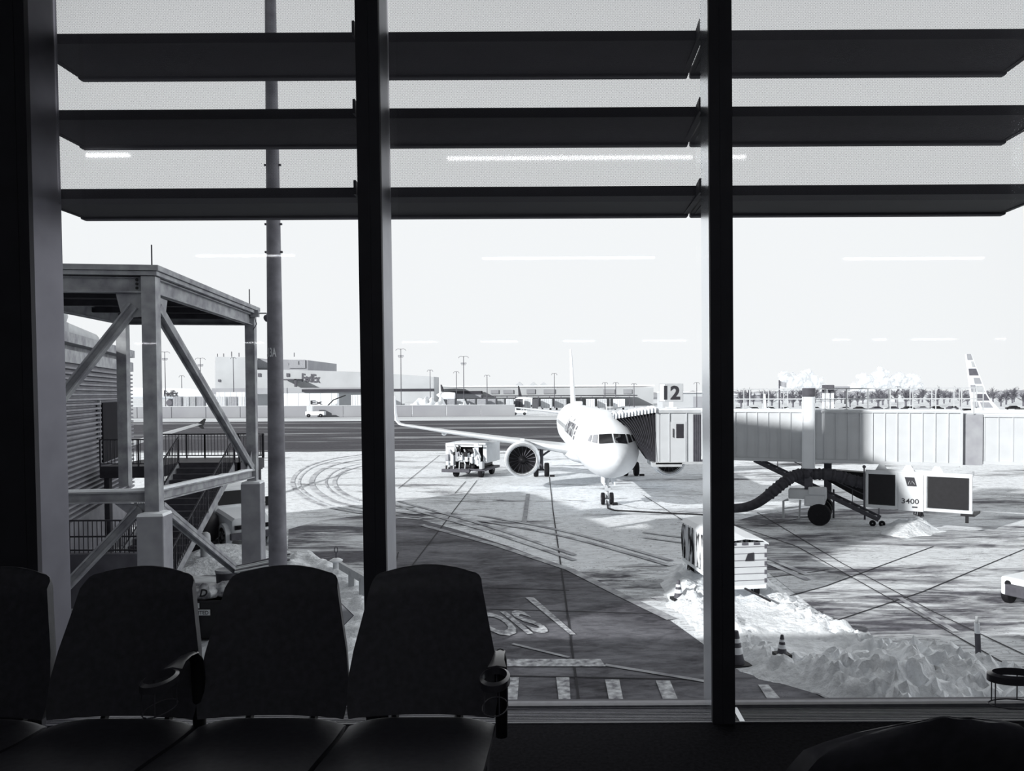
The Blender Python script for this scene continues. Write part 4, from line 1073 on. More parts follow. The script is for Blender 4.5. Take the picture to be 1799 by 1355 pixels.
# lift columns
for (xx, yy, z0, z1) in ((px_x(1421, -.3), -.3, 3.0, 6.72), (px_x(1455, 3.2), 3.1, 3.0, 6.9)):
    m = MB().bevbox((xx - .27, yy - .25, z0 - .05), (xx + .27, yy + .25, z1), .02); m.box((xx - .31, yy - .28, z0 - .05), (xx - .27, yy + .25, z1)); m.box((xx + .27, yy - .28, z0 - .05), (xx + .31, yy + .25, z1)); o = m.build('lift_column', M_white, t)
    MB().bevbox((xx - .32, yy - .3, z1), (xx + .32, yy + .3, z1 + .45), .03).build('motor_cap', M_dkgrey, o)
    MB().box((xx - .2, yy - .18, 1.3), (xx + .2, yy + .18, z0)).build('inner_leg', M_dkgrey, o)
xx = px_x(1421, -.3)
m = MB(); m.bevbox((xx - 1.0, -.65, 1.35), (xx + .9, .1, 1.85), .05); m.bevbox((xx - .2, -.7, 1.0), (xx + .8, 3.3, 1.55), .05); m.bevbox((xx + .0, -.72, 1.6), (xx + .9, -.3, 2.0), .04)
m.build('bogie_frame', M_white2, t)
m = MB(); m.tube([(xx - 1.0, -.6, 1.3), (xx - 1.25, -.6, 1.2), (xx - 1.25, -.6, .3)], .06, 8); m.tube([(xx - .4, -.6, 1.3), (xx - .45, -.6, .3)], .05, 8); m.bar((xx - 1.25, -.6, .8), (xx - .4, -.6, .95), .05, .05); m.build('guard_frame', M_grey2, t)
for yy in (-.55, 1.0, 2.6): 
    for q in ((xx + .55, yy),): wheel(t, (q[0], q[1], .58), .58, .42, 'Y', hub=False); MB().lathe([(.05, -.23), (.25, -.2), (.25, .2), (.05, .23)], (q[0], q[1], .58), 'Y', 14).build('hub', M_rubber, t, smooth=True)
# service stair
a_ = Vector((px_x(1325, .9), .9, 3.2)); b_ = Vector((px_x(1545, .1), .1, .35))
sd = Vector((.12, .95, 0)).normalized()
for k in (0, .8): MB().bar(a_ + sd * k, b_ + sd * k, .06, .22).build('stair_stringer', M_dkgrey, t)
for i in range(15):
    p = a_.lerp(b_, (i + .5) / 15); MB().box((p.x - .16, p.y, p.z - .02), (p.x + .14, p.y + .8, p.z + .02)).build('stair_tread', M_white2, t)
m = MB(); up = Vector((0, 0, .95)); m.bar(a_ + up, b_ + up, .04, .04)
for i in range(6): p = a_.lerp(b_, i / 5); m.bar(p, p + up, .04, .04, (0, 1, 0))
m.build('stair_handrail', M_dkgrey, t)
for dx in (0, .45): wheel(t, (b_.x - .3 + dx, b_.y, .16), .16, .1, 'Y')
# air-conditioning unit slung below the tunnel
acx = px_x(1521, -.2)
ac = thing('air_conditioning_unit', 'long grey air conditioning unit numbered 3400 hanging under the jet bridge', 'air unit', WORLD[t.name] @ Vector((acx, -.25, 0)), rzt - R(9))
z1, z0 = zat(829, 39.3, 1530), zat(888, 39.3, 1530); La = 4.85
MB().box((.05, .05, z0 + .05), (La - .05, 1.5, z1 - .05)).build('casing', M_grey2, ac)
m = MB()
for x in (0, 1.42, 2.72, La - .14): m.bevbox((x, -.04, z0 - .08), (x + .14, .06, z1 + .06), .02)
m.box((0, -.03, z1 - .1), (La, .06, z1 + .1)); m.box((0, -.03, z0 - .1), (La, .06, z0 + .05)); m.box((La - .06, 0, z1 - .06), (La + .02, 1.5, z1 + .1)); m.box((La - .06, 0, z0 - .1), (La + .02, 1.5, z0 + .05))
m.build('frame', M_white2, ac)
for (x0, x1) in ((.16, 1.4), (2.9, La - .16)): 
    MB().box((x0, -.012, z0 + .08), (x1, .05, z1 - .12)).build('air_filter', M_blk, ac)
dp = MB().bevbox((1.56, -.08, z0 - .15), (2.72, .05, z1 - .02), .02).build('control_panel', M_white2, ac)
text_part('unit_number', '3400', lambda u, v: Vector((1.72 + u * .8, -.09, z0 + .22 + v * .26)), M_letter, dp, offset=.015)
MB().prism([(1.86, -.085, z1 - .18), (2.30, -.085, z1 - .18), (2.42, -.085, z1 - .62), (1.98, -.085, z1 - .62)], (0, -.01, 0)).build('emblem_plate', M_letter, dp)
MB().tube([(2.02, -.1, z1 - .54), (2.08, -.1, z1 - .36), (2.14, -.1, z1 - .52), (2.2, -.1, z1 - .36), (2.32, -.1, z1 - .52)], .015, 6).build('emblem_mark', M_grey2, dp)
MB().box((2.2, -.09, z0 + .03), (2.45, -.07, z0 + .1)).build('name_plate', M_letter, dp)
m = MB()
for i in range(4): m.tube([(2.3 + i * .1, .1, z0), (2.28 + i * .1, 0, z0 - .3 - .04 * i), (2.5 + i * .07, .05, z0 - .38), (2.62, .1, z0)], .035, 6)
m.build('cable_loops', M_blk, ac)
m = MB(); m.bar((-.05, -.08, z0 - .12), (-.05, -.08, z1 + .2), .06, .06, (0, 1, 0)); m.ball((-.05, -.08, z1 + .25), .09, 8, 6); m.build('corner_post', M_dkgrey, ac)
MB().box((La - .3, -.05, z0 - .55), (La - .15, .1, z0 - .1)).build('support_foot', M_blk, ac)
MB().prism([(La - .5, -.1, z0 - .1), (La + .1, -.1, z0 - .1), (La + .3, 1.4, z0 - .1)], (0, 0, -.12)).build('foot_plate', M_blk, ac)
for x in (.75, 2.0, 3.3):
    m = MB(); m.bar((x, .2, z1 + .05), (x, .3, zB0 - .05), .22, .06, (0, 1, 0)); m.prism([(x - .32, .1, z1 + .05), (x + .32, .1, z1 + .05), (x + .12, .15, z1 + .4), (x - .12, .15, z1 + .4)], (0, .05, 0)); m.build('hanger', M_white2, ac)
MB().bar((.75, .25, zB0 - .35), (3.3, .3, zB0 - .35), .06, .16).build('hanger_rail', M_white2, ac)
MB().bar((.75, .25, zB0 - .12), (3.3, .3, zB0 - .12), .06, .1).build('hanger_rail', M_grey2, ac)
# hose
hp = [(1530, 852, 39.6), (1500, 845, 39.8), (1465, 835, 40.2), (1430, 833, 40.4), (1402, 834, 40.4), (1380, 846, 40.3), (1355, 866, 40.3), (1330, 884, 40.5), (1305, 892, 41), (1275, 893, 42), (1240, 890, 44)]
P0 = [at(*h_) for h_ in hp]; P = []
for i in range(len(P0) - 1):
    for k in range(10):
        f = k / 10; p = P0[i].lerp(P0[i + 1], f)
        if 0 < i < len(P0) - 2:
            a_, b_, c_, d_ = P0[i - 1], P0[i], P0[i + 1], P0[i + 2]
            p = .5 * ((2 * b_) + (c_ - a_) * f + (2 * a_ - 5 * b_ + 4 * c_ - d_) * f * f + (3 * b_ - a_ - 3 * c_ + d_) * f ** 3)
        P.append(p)
rr = []
for i in range(len(P)):
    big = i < 62; rr.append((.30 + .035 * math.sin(i * 2.6)) if big else .27 - .0012 * (i - 62))
h_ = MB().tube(P, rr, 14)  .build('air_hose', M_hose, loc=P[50], smooth=True); tag(h_, 'thick dark ribbed air hose looping from the air unit down to the apron', 'hose')
# black sloping conveyor under the tunnel
c = at(1495, 860, 41.5); t2 = thing('baggage_chute', 'black sloping chute below the tunnel between the bogie and the air unit', 'chute', (c.x, 41.5, 0), rzt)
MB().prism([(-1.2, 0, 2.7), (.9, 0, 2.6), (.9, 0, 1.0), (.3, 0, 1.25), (-1.2, 0, 2.1)], (0, .8, 0)).build('chute_body', M_blk, t2)
for xq in (-.9, .7): MB().bar((xq, .4, 0), (xq, .4, 1.6), .1, .1, (0, 1, 0)).build('chute_leg', M_dkgrey, t2)
# cabin at the aircraft end
def cw(x, y, z): return Vector((x, y, z))
m = MB(); m.box((5.5, 44, 2.95), (9.6, 46.8, 5.92)); m.build('cabin', M_tunnel, t, world=True)
m = MB()
for x in (6.27, 7.25): m.box((x, 43.93, 2.98), (x + .04, 44, 5.85))
m.box((5.5, 43.92, 5.8), (9.6, 44, 5.95)); m.box((5.3, 43.9, 2.72), (7.0, 46.5, 2.95)); m.box((5.5, 43.9, 2.86), (9.6, 44, 3.0)); m.build('cabin_trim', M_grey2, t, world=True)
d_ = MB().box((6.33, 43.95, 3.0), (7.22, 44.0, 5.3)).build('cabin_door', M_tunnel, t, world=True)
q0, q1 = at(1188, 770, 43.93), at(1201, 745, 43.93)
MB().bevbox((q0.x, 43.92, q0.z), (q1.x, 43.96, q1.z), .015).build('door_window', M_letter, d_, world=True)
MB().bar((q0.x - .18, 43.9, q0.z + .05), (q0.x - .18, 43.9, q0.z + .55), .04, .05, (0, 1, 0)).build('door_handle', M_blk, d_, world=True)
m = MB()
for i in range(18): m.box((7.65 + i * .11, 43.94, 3.02), (7.72 + i * .11, 44.0, 5.72))
m.box((7.65, 43.97, 3.02), (9.6, 44, 5.72))
m.build('roller_curtain', M_dkgrey, t, world=True)
MB().bevbox((5.45, 43.95, 5.95), (9.6, 46.8, 6.05), .03).build('cabin_snow', M_snow_cap, t, world=True)
# pleated canopy against the fuselage
C1 = [at(1077, 733, 46), at(1090, 742, 46), at(1101, 753, 45.8), at(1110, 766, 45.6), at(1117, 780, 45.5), at(1126, 795, 45.4), at(1134, 806, 45.3)]
C2 = [cw(5.5, 44.1, 5.95 + (2.98 - 5.95) * i / 6) for i in range(7)]
N = 26; rings = []
for i in range(N + 1):
    f = i / N; zz = .10 if i % 2 else -.10
    rings.append([C1[k].lerp(C2[k], f) + Vector((0, zz + .0, 0)) for k in range(7)])
m = MB().loft(rings, closed=False, cap=False)
m.loft([[r_[0], r_[0] + Vector((0, 2.2, .02))] for r_ in rings], closed=False, cap=False)
m.build('bellows', M_bellows, t, world=True)
rb = MB()
for i in range(1, N, 2): rb.tube([p + Vector((0, -.21, 0)) for p in rings[i + 1]] if i + 1 <= N else rings[i], .012, 5)
rb.build('bellows_ribs', M_dkgrey, t, world=True)
sn = MB(); rg = []
for i in range(N + 1):
    p = rings[i][0]; h_ = .16 + .16 * noise.noise((i * .45, 1, 0)); p = p + Vector((0, .10 if i % 2 else -.10, 0))
    rg.append([p + Vector((0, -.15, -.12)), p + Vector((0, -.1, h_)), p + Vector((0, 1.2, h_ + .1)), p + Vector((0, 2.2, .03))])
sn.loft(rg, closed=False, cap=False).build('canopy_snow', M_snow_cap, t, world=True, smooth=True)
# gate sign
q = at(1179, 690, 44.6); sgn = thing('gate_sign', 'square gate sign showing black number 12 on the jet bridge roof', 'sign', (q.x, 44.6, 6.05))
hw = 21 * 44.6 / F; z0s = zat(706, 44.6, 1180) - 6.05; z1s = zat(674, 44.6, 1180) - 6.05
MB().bevbox((-hw, -.1, z0s), (hw, .1, z1s), .03).build('sign_box', M_grey2, sgn)
MB().box((-hw * .97, -.105, z0s + .03), (-hw * .55, -.1, z1s - .03)).build('sign_edge', M_white, sgn)
text_part('sign_number', '12', lambda u, v: Vector((-hw * .62 + u * hw * 1.35, -.115, z0s + .12 + v * (z1s - z0s - .24))), M_letter, sgn, offset=.035)
MB().bevbox((-.12, -.12, 0), (.12, .12, z0s), .02).build('sign_post', M_white, sgn); MB().bevbox((-.3, -.3, -.0), (.3, .3, .1), .02).build('sign_base', M_white2, sgn)

# ================================================================== BAGGAGE CART etc. on the snow
c = Vector((5.72, 27.2, .12)); dirv = Vector((5.55 - 4.95, 26.6 - 31.0, 0)).normalized(); rzb = math.atan2(-dirv.x, dirv.y) + PI
t = thing('baggage_cart', 'covered baggage cart with dark side curtains parked in the snow bank', 'baggage cart', c, math.atan2(dirv.x, -dirv.y))
La_, Wb = 2.25, .75
kz = .05
MB().bevbox((-Wb, -La_, .42), (Wb, La_, .56), .02).build('deck', M_white, t)
rg = []
for x, z in ((-Wb - .05, 1.92), (-Wb + .15, 2.05), (0, 2.12), (Wb - .15, 2.05), (Wb + .05, 1.92)): rg.append([Vector((x, -La_ - .05, z)), Vector((x, La_ + .05, z)), Vector((x, La_ + .05, z - .05)), Vector((x, -La_ - .05, z - .05))])
MB().loft(rg).build('roof', M_white, t)
for (y0_) in (-La_, La_ - .04):
    e = MB().box((-Wb, y0_, .56), (Wb, y0_ + .04, 1.95)).build('end_panel', M_white2, t)
m = MB()
for j in range(6): m.box((-Wb, -La_ - .012, .7 + j * .22), (Wb, -La_, .715 + j * .22))
for j in range(5): m.box((Wb - .08, -La_ - .02, .62 + j * .28), (Wb, -La_ - .004, .76 + j * .28))
for j in range(3): m.box((-.5 + j * .4, -La_ - .02, 1.87), (-.3 + j * .4, -La_ - .004, 1.95))
m.build('end_panel_tape', M_letter2, t)
MB().prism([(.0, -La_ - .015, 1.35), (.3, -La_ - .015, 1.35), (.3, -La_ - .015, 1.62), (.1, -La_ - .015, 1.6)], (0, -.01, 0)).build('emblem', M_letter, t)
for sx in (-1, 1):
    for (y, zz) in ((-La_, 0), (La_, 0), (0, 0)): MB().bar((sx * (Wb - .03), y * .97, .5), (sx * (Wb - .03), y * .97, 1.95), .05, .05, (0, 1, 0)).build('post', M_white2, t)
    for (ya, yb, seed) in ((-La_ + .1, -.1, 1), (.1, La_ - .1, 5)):
        vs = []; fs = []; n = 40
        for i in range(n + 1):
            f = i / n; y = ya + (yb - ya) * f
            for j in range(6):
                z = .6 + (1.93 - .6) * j / 5
                vs.append(Vector((sx * (Wb + .0 + .07 * math.sin(i * 1.15 + seed + .5 * math.sin(j + seed))), y + .1 * noise.noise((i * .3, j * .5, seed)), z)))
        for i in range(n):
            for j in range(5): fs.append((i * 6 + j, (i + 1) * 6 + j, (i + 1) * 6 + j + 1, i * 6 + j + 1))
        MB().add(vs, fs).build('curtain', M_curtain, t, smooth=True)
for (x, y) in ((-.62, -1.6), (.62, -1.6), (-.62, 1.6), (.62, 1.6)): wheel(t, (x, y, .24), .24, .14)
MB().bar((0, -La_, .45), (.5, -La_ - .9, .25), .05, .05).build('tow_bar', M_blk, t)

def cone(px, pyb, D, h, lab, z=None):
    c = on_bank(px, pyb)
    t = thing('traffic_cone', lab, 'traffic cone', c, .2, 'traffic cones in the snow bank')
    r0 = .26 * h / .7
    MB().lathe([(r0 * .72, .03 * h), (r0 * .6, .2 * h), (r0 * .22, .95 * h), (r0 * .18, h), (.001, h)], (0, 0, 0)).build('cone_body', M_dkgrey, t, smooth=True)
    for (a_, b_) in ((.33, .52), (.66, .78)):
        def rc(f): return r0 * (.63 - .43 * (f - .2) / .78) + .006
        MB().lathe([(rc(a_), a_ * h), (rc(b_), b_ * h)], (0, 0, 0)).build('reflective_band', M_white, t, smooth=True)
    MB().bevbox((-r0, -r0, -.05), (r0, r0, .035), .01).build('cone_base', M_blk, t)
cone(1192, 1052, 25.2, .62, 'small traffic cone with white bands on the left end of the snow bank')
cone(1374, 1150, 20.0, .5, 'small traffic cone half sunk in the middle of the snow bank')
cone(1293, 1166, 19.6, .85, 'larger dark traffic cone beside the right mullion')
c = on_bank(1719, 1158); t = thing('marker_post', 'slim dark post with white top standing in the right snow bank', 'post', c)
k = c.y / F
MB().cyl((0, 0, 0), (-.03, 0, 46 * k), 4.8 * k, 14).build('lower_sleeve', M_dkgrey, t, smooth=True)
MB().cyl((-.03, 0, 46 * k), (-.05, 0, 64 * k), 4.6 * k, 14).build('white_sleeve', M_white, t, smooth=True)
MB().cyl((-.05, 0, 64 * k), (-.05, 0, 76 * k), 2.6 * k, 12).build('post_tip', M_grey2, t, smooth=True)
# tow tractor at the right edge
c = gnd(1838, 1062); t = thing('tow_tractor', 'white tow tractor half cut by the right edge', 'tractor', c, R(-60))
MB().bevbox((-.75, -1.3, .35), (.75, 1.3, .95), .06).build('tractor_body', M_white, t); MB().bevbox((-.7, .2, .95), (.7, 1.2, 1.3), .05).build('rear_hood', M_white2, t)
m = MB().bevbox((-.35, -.2, .95), (.35, .25, 1.15), .05); m.bevbox((-.35, .2, 1.1), (.35, .32, 1.6), .04); m.build('driver_seat', M_blk, t); MB().bevbox((-.5, -1.5, .4), (.5, -1.28, .75), .03).build('bumper', M_dkgrey, t)
MB().tube([(0, -.5, .95), (0, -.35, 1.35)], .03, 8).build('steering_column', M_blk, t)
for (x, y) in ((-.72, -.85), (.72, -.85), (-.72, .85), (.72, .85)): wheel(t, (x, y, .32), .32, .22)
for sx in (-.5, .5): MB().lathe([(.1, -1.33), (.1, -1.3)], (sx, 0, .75), 'Y', 12).build('headlamp', M_glassdk, t)

# ================================================================== FAR SIDE OF THE FIELD
# concrete blast wall
Dw = 232
p0, p1 = at(60, 735, Dw), at(905, 735, Dw)
ww = MB()
t = thing('barrier_wall', 'long low concrete barrier across the far side of the taxiway', 'wall', (p0.x, Dw, 0))
zt = zat(714, Dw, 500); n = 14; sp = (p1.x - p0.x) / n
for i in range(n):
    MB().box((i * sp + .1, 0, 0), ((i + 1) * sp - .1, .5, zt)).build('barrier_panel', M_far2, t)
MB().box((0, -.1, zt), (n * sp, .6, zt + .18)).build('coping', M_white2, t)
# cargo building
Dc = 380
def fb(px0, px1, py0, py1, D, dep, name, m, parent, dyb=0):
    a_ = at(px0, py1, D); b_ = at(px1, py0, D); return MB().box((a_.x, D, a_.z), (b_.x, D + dep, b_.z)).build(name, m, parent, world=True)
base = at(460, 712, Dc)
t = thing('cargo_building', 'large pale cargo building with dark lettering beyond the field', 'building', (base.x, Dc, 0))
def skin(pts, D, dep, name, m):
    P = [at(x, y, D) for x, y in pts]; return MB().prism(P, (0, dep, 0)).build(name, m, t, world=True)
skin([(378, 726), (378, 627), (442, 628), (442, 726)], Dc, 60, 'tower_block', M_far1)
skin([(442, 726), (442, 630), (541, 633), (541, 726)], Dc + 8, 50, 'upper_block', M_far2)
skin([(442, 726), (442, 650), (520, 650), (520, 726)], Dc - .5, 40, 'front_block', M_far1)
skin([(518, 726), (518, 650), (640, 654), (762, 662), (762, 726)], Dc - 1.5, 16, 'long_block', M_far1)
for (x0_, x1_) in ((448, 474), (508, 536)): fb(x0_, x1_, 632, 647, Dc + 7.5, .4, 'louvre_panel', M_grey, t)
for x in (453, 470, 503): fb(x, x + 5, 656, 662, Dc - .9, .3, 'window', M_letter2, t)
fb(383, 387, 667, 671, Dc - .4, .3, 'window', M_letter2, t)
fb(492, 522, 666, 668, Dc - 9, 8, 'entrance_canopy', M_dkgrey, t)
fb(517, 521, 666, 680, Dc - 9, 1, 'entrance_post', M_dkgrey, t)
fb(372, 640, 681, 693, Dc - 14, 10, 'loading_dock', M_far2, t)
fb(530, 762, 683, 689, Dc - 16, 2, 'dock_doors', M_far3, t)
m = MB()
for x in (382, 393, 407, 420, 450, 470, 490, 517): q = at(x, 627, Dc + 1); m.bar(q, q + Vector((0, 0, random.uniform(1.2, 2.6))), .3, .3, (0, 1, 0))
m.build('roof_antennas', M_dkgrey, t, world=True)
a_, b_, c_, d_ = at(530, 671, Dc - 1.8), at(562, 673, Dc - 1.8), at(562, 658, Dc - 1.8), at(530, 656, Dc - 1.8)
text_part('wall_lettering', 'FedEx', bil([a_, b_, c_, d_]), M_letter2, t, world=True, offset=.03)
m = MB()
# cargo plane fuselage in front
q = at(285, 690, 330); t = thing('cargo_plane', 'white freighter fuselage with dark carrier name left of the canopy column', 'airplane', (q.x, 330, 0))
L0, L1 = at(215, 690, 330), at(372, 693, 330); r_ = 10 * 330 / F
rg = []
for f in (0, .3, .6, .75, .86, .94, .985, 1):
    p = L0.lerp(L1, f); k = 1 if f < .7 else max(.03, math.sqrt(max(0, 1 - ((f - .7) / .3) ** 2)))
    rg.append([p + Vector((0, r_ * k * math.cos(a * PI / 10), r_ * k * math.sin(a * PI / 10) - (1 - k) * r_ * .25)) for a in range(20)])
MB().loft(rg).build('fuselage', M_fuse, t, world=True, smooth=True)
a_, b_ = at(288, 697, 330 - r_), at(313, 697, 330 - r_); a2, b2 = at(288, 686, 330 - r_), at(313, 686, 330 - r_)
dd = Vector((0, -.15, 0))
text_part('title_lettering', 'FedEx', bil([a_ + dd, b_ + dd, b2 + dd, a2 + dd]), M_letter, t, world=True, offset=.03)
m = MB(); m.lathe([(1.2, 0), (1.5, .5), (1.4, 3)], at(297, 708, 322), 'Y', 16); m.build('engine_nacelle', M_letter2, t, world=True)
for x in (300, 340): q = at(x, 700, 330); MB().box((q.x - .5, 329, 0), (q.x + .5, 331, q.z)).build('main_gear', M_dkgrey, t, world=True)
# containers / trailers in rows
def container(px0, px1, py0, py1, D, lab, m, name='cargo_container', grp='containers behind the barrier', cat='container', txt=None):
    a_ = at(px0, py1, D); b_ = at(px1, py0, D); w_ = b_.x - a_.x; h_ = b_.z
    t = thing(name, lab, cat, ((a_.x + b_.x) / 2, D, 0), 0, grp)
    MB().bevbox((-w_ / 2, 0, min(.9, h_ * .25)), (w_ / 2, 2.6, h_), .08).build('container_body', m, t)
    mm = MB(); z_ = min(.9, h_ * .25)
    for i in range(5): mm.box((-w_ / 2 + w_ * (i + .5) / 5 - .05, -.06, z_), (-w_ / 2 + w_ * (i + .5) / 5 + .05, 0, h_))
    mm.build('side_ribs', M_grey, t)
    for sx in (-.35, .35): wheel(t, (sx * w_, .4, .45), .45, .4, 'Y', hub=False)
    if txt: text_part('container_lettering', txt, lambda u, v: Vector((w_ * .02 + u * min(w_ * .6, 4.6), -.1, h_ * .42 + v * 1.5)), M_letter, t, offset=.03)
    return t
cl = [(304, 318, M_grey), (322, 332, M_white2), (334, 343, M_grey2), (345, 358, M_far2), (362, 376, M_white), (380, 396, M_white2), (402, 416, M_grey), (418, 430, M_white)]
for i, (a_, b_, mm) in enumerate(cl):
    container(a_, b_, 697, 713, 262, ('%s cargo container behind the barrier, number %d from the canopy column rightwards' % (('grey', 'white', 'pale', 'dark grey')[i % 4], i + 1)).replace('number ', 'place '), mm)
container(380, 430, 689, 703, 300, 'long white trailer with dark carrier name behind the containers', M_white, 'cargo_trailer', 'cargo trailers', 'trailer', 'FedEx')
container(495, 592, 691, 707, 290, 'long white trailer row right of the pole with dark letters', M_white, 'cargo_trailer', 'cargo trailers', 'trailer', 'Ex')
container(617, 640, 694, 709, 270, 'white truck body at the left side of the middle mullion', M_white, 'cargo_trailer', 'cargo trailers', 'trailer')
c = gnd(548, 722); c = Vector((xat(548, 225, 715), 228, 0))
t = thing('airport_tug', 'small white tug in front of the barrier right of the pole', 'tug', c)
MB().bevbox((-3, 0, .6), (2.6, 2, 1.8), .1).build('tug_body', M_white, t); MB().bevbox((-2.6, .1, 1.8), (-.8, 1.9, 3.4), .1).build('tug_cab', M_white2, t)
for x in (-2, 1.6): wheel(t, (x, 0, .55), .55, .4, 'Y')
t = thing('ground_power_cart', 'cluster of white ground equipment right of the long trailer', 'ground equipment', (xat(585, 250, 710), 250, 0))
for i in range(5): MB().bevbox((-4 + i * 1.8, 0, .4), (-2.6 + i * 1.8, 1.5, 2.2 + (i % 3) * .8), .1).build('equipment_box', (M_white, M_grey, M_white2)[i % 3], t)
m = MB(); m.tube([(-3, .5, 2), (0, .5, 5), (4, .5, 6.5)], .2, 6); m.build('boom', M_blk, t)
# middle: low hangar, canopy, trailers, snow
q = at(950, 690, 420); t = thing('hangar', 'long low pale hangar with dark open canopy in the middle distance', 'building', (q.x, 420, 0))
def hb(px0, px1, py0, py1, D, dep, name, m): return fb(px0, px1, py0, py1, D, dep, name, m, t)
hb(776, 1148, 681, 716, 405, 50, 'wall', M_far1); hb(775, 1150, 676, 681, 404, 52, 'roof', M_white); hb(780, 845, 687, 692, 396, 8, 'annex', M_far3)
hb(845, 1120, 694, 697, 380, 23, 'canopy_roof', M_far3); hb(780, 845, 690, 700, 397, 7, 'annex_wall', M_far2)
for x in (850, 870, 890, 905, 925, 945, 965, 985, 1020, 1040, 1060, 1085, 1105): hb(x, x + 1.6, 697, 715, 380, .6, 'canopy_post', M_dkgrey)
for x in (905, 930, 948): 
    P = [at(x, 677, 410), at(x + 7, 671, 410), at(x + 14, 677, 410)]; MB().prism(P, (0, 6, 0)).build('roof_light', M_grey2, t, world=True)
for x0_, x1_, y0_, y1_ in ((862, 876, 685, 692), (884, 902, 685, 692), (925, 940, 684, 692), (955, 975, 684, 692), (1060, 1080, 684, 692), (1095, 1110, 684, 692)): hb(x0_, x1_, y0_, y1_, 404.5, .4, 'wall_panel', M_far2)
trl = [(786, 798, M_grey), (803, 815, M_white2), (820, 834, M_grey), (838, 853, M_grey), (857, 870, M_grey), (874, 885, M_grey2), (889, 902, M_white2), (905, 918, M_far3), (921, 932, M_white), (935, 945, M_far3), (950, 970, M_white2), (975, 995, M_grey2), (1030, 1045, M_white), (1050, 1066, M_white2), (1078, 1098, M_white)]
for i, (a_, b_, mm) in enumerate(trl):
    container(a_, b_, 701, 716, 300 + (i % 3) * 4, '%s box trailer under the hangar canopy, place %d counted from the snow heaps' % ({'mid_grey': 'grey', 'off_white_paint': 'pale', 'light_grey': 'light grey', 'far_dark': 'black', 'white_paint': 'white'}[mm.name], i + 1), mm, 'box_trailer', 'trailers under the hangar canopy', 'trailer')
# tankers
for i, (a_, b_) in enumerate(((712, 738), (741, 765))):
    p = at((a_ + b_) / 2, 704, 285); t = thing('tank_truck', ('pale tank truck nearest the middle mullion', 'pale tank truck behind the snow heaps, right of the other tanker')[i], 'tank truck', (p.x, 285, 0), 0, 'tank trucks beyond the taxiway')
    L = (b_ - a_) * 285 / F / 2; MB().tube([(-L, 0, 2.6), (-L * .95, 0, 2.6), (L * .6, 0, 2.6), (L * .65, 0, 2.6)], [.9, 1.25, 1.25, .9], 14).build('tank', M_grey2, t, smooth=True)
    MB().bevbox((L * .7, -1, .8), (L, 1, 3.2), .15).build('cab', M_white2, t); MB().box((-L, -.8, .8), (L, .8, 1.2)).build('chassis', M_blk, t)
    for x in (-.8, -.5, .8): wheel(t, (x * L, -1, .5), .5, .4, 'Y', hub=False)
def heap(name, lab, pxa, pxb, D, h):
    a_, b_ = xat(pxa, D, 710), xat(pxb, D, 710); cx_ = (a_ + b_) / 2; L = (b_ - a_) / 2
    vs = []; fs = []; nx, ny = 40, 12
    for j in range(ny + 1):
        for i in range(nx + 1):
            u = -1 + 2 * i / nx; v = -1 + 2 * j / ny; e = max(0, 1 - u * u) * max(0, 1 - v * v)
            vs.append(Vector((u * L, v * 6, h * (e ** .5) * (.9 + .5 * noise.noise((u * 5, v * 2, D))) - .05)))
    for j in range(ny):
        for i in range(nx): fs.append((j * (nx + 1) + i, j * (nx + 1) + i + 1, (j + 1) * (nx + 1) + i + 1, (j + 1) * (nx + 1) + i))
    o = MB().add(vs, fs).build(name, M_snow, smooth=True); o.location = (cx_, D, 0); tag(o, lab, 'snow', kind='stuff')
heap('snow_heap', 'bright snow heaps behind the barrier right of the middle mullion', 712, 796, 262, 5.4); heap('snow_heap', 'lower snow heap joining on the right of the bigger heap', 792, 838, 245, 4.0)
t = thing('pickup_truck', 'small white pickup at the barrier end left of the tailplane', 'pickup', (xat(913, 240, 715), 240, 0))
MB().bevbox((-2.2, 0, .6), (2.4, 1.8, 1.5), .15).build('body', M_white, t); MB().bevbox((-1.4, .1, 1.5), (.6, 1.7, 2.5), .2).build('cab', M_white, t)
MB().box((-1.1, .08, 1.65), (.3, .1, 2.25)).build('side_window', M_glassdk, t)
for x in (-1.4, 1.5): wheel(t, (x, 0, .45), .45, .3, 'Y')
# tail fins of airplanes behind the canopy
for i, (px, top, bot) in enumerate(((911, 678, 697), (775, 676, 688))):
    a_ = at(px, bot, 350); h_ = at(px, top, 350).z
    t = thing('parked_jet', ('dark swept airplane tail in front of the hangar left of the airliner fin', 'dark small airplane tail left of the tall light mast')[i], 'airplane', (a_.x, 350, 0))
    k = 350 / F
    MB().prism([(-1 * k, 0, h_), (1 * k, 0, h_), (6 * k, 0, a_.z), (0, 0, a_.z)], (0, .5, 0)).build('tail_fin', M_letter, t)
    MB().tube([(-8 * k, 0, a_.z - 1.5), (0, 0, a_.z - 1.8), (14 * k, 0, a_.z - 2.0), (24 * k, 0, a_.z - 2.2)], [.3, 1.6, 1.8, 1.7], 14).build('fuselage', M_fuse, t, smooth=True)
    MB().box((8 * k, -.3, 0), (9 * k, .3, a_.z - 3)).build('landing_gear', M_dkgrey, t)
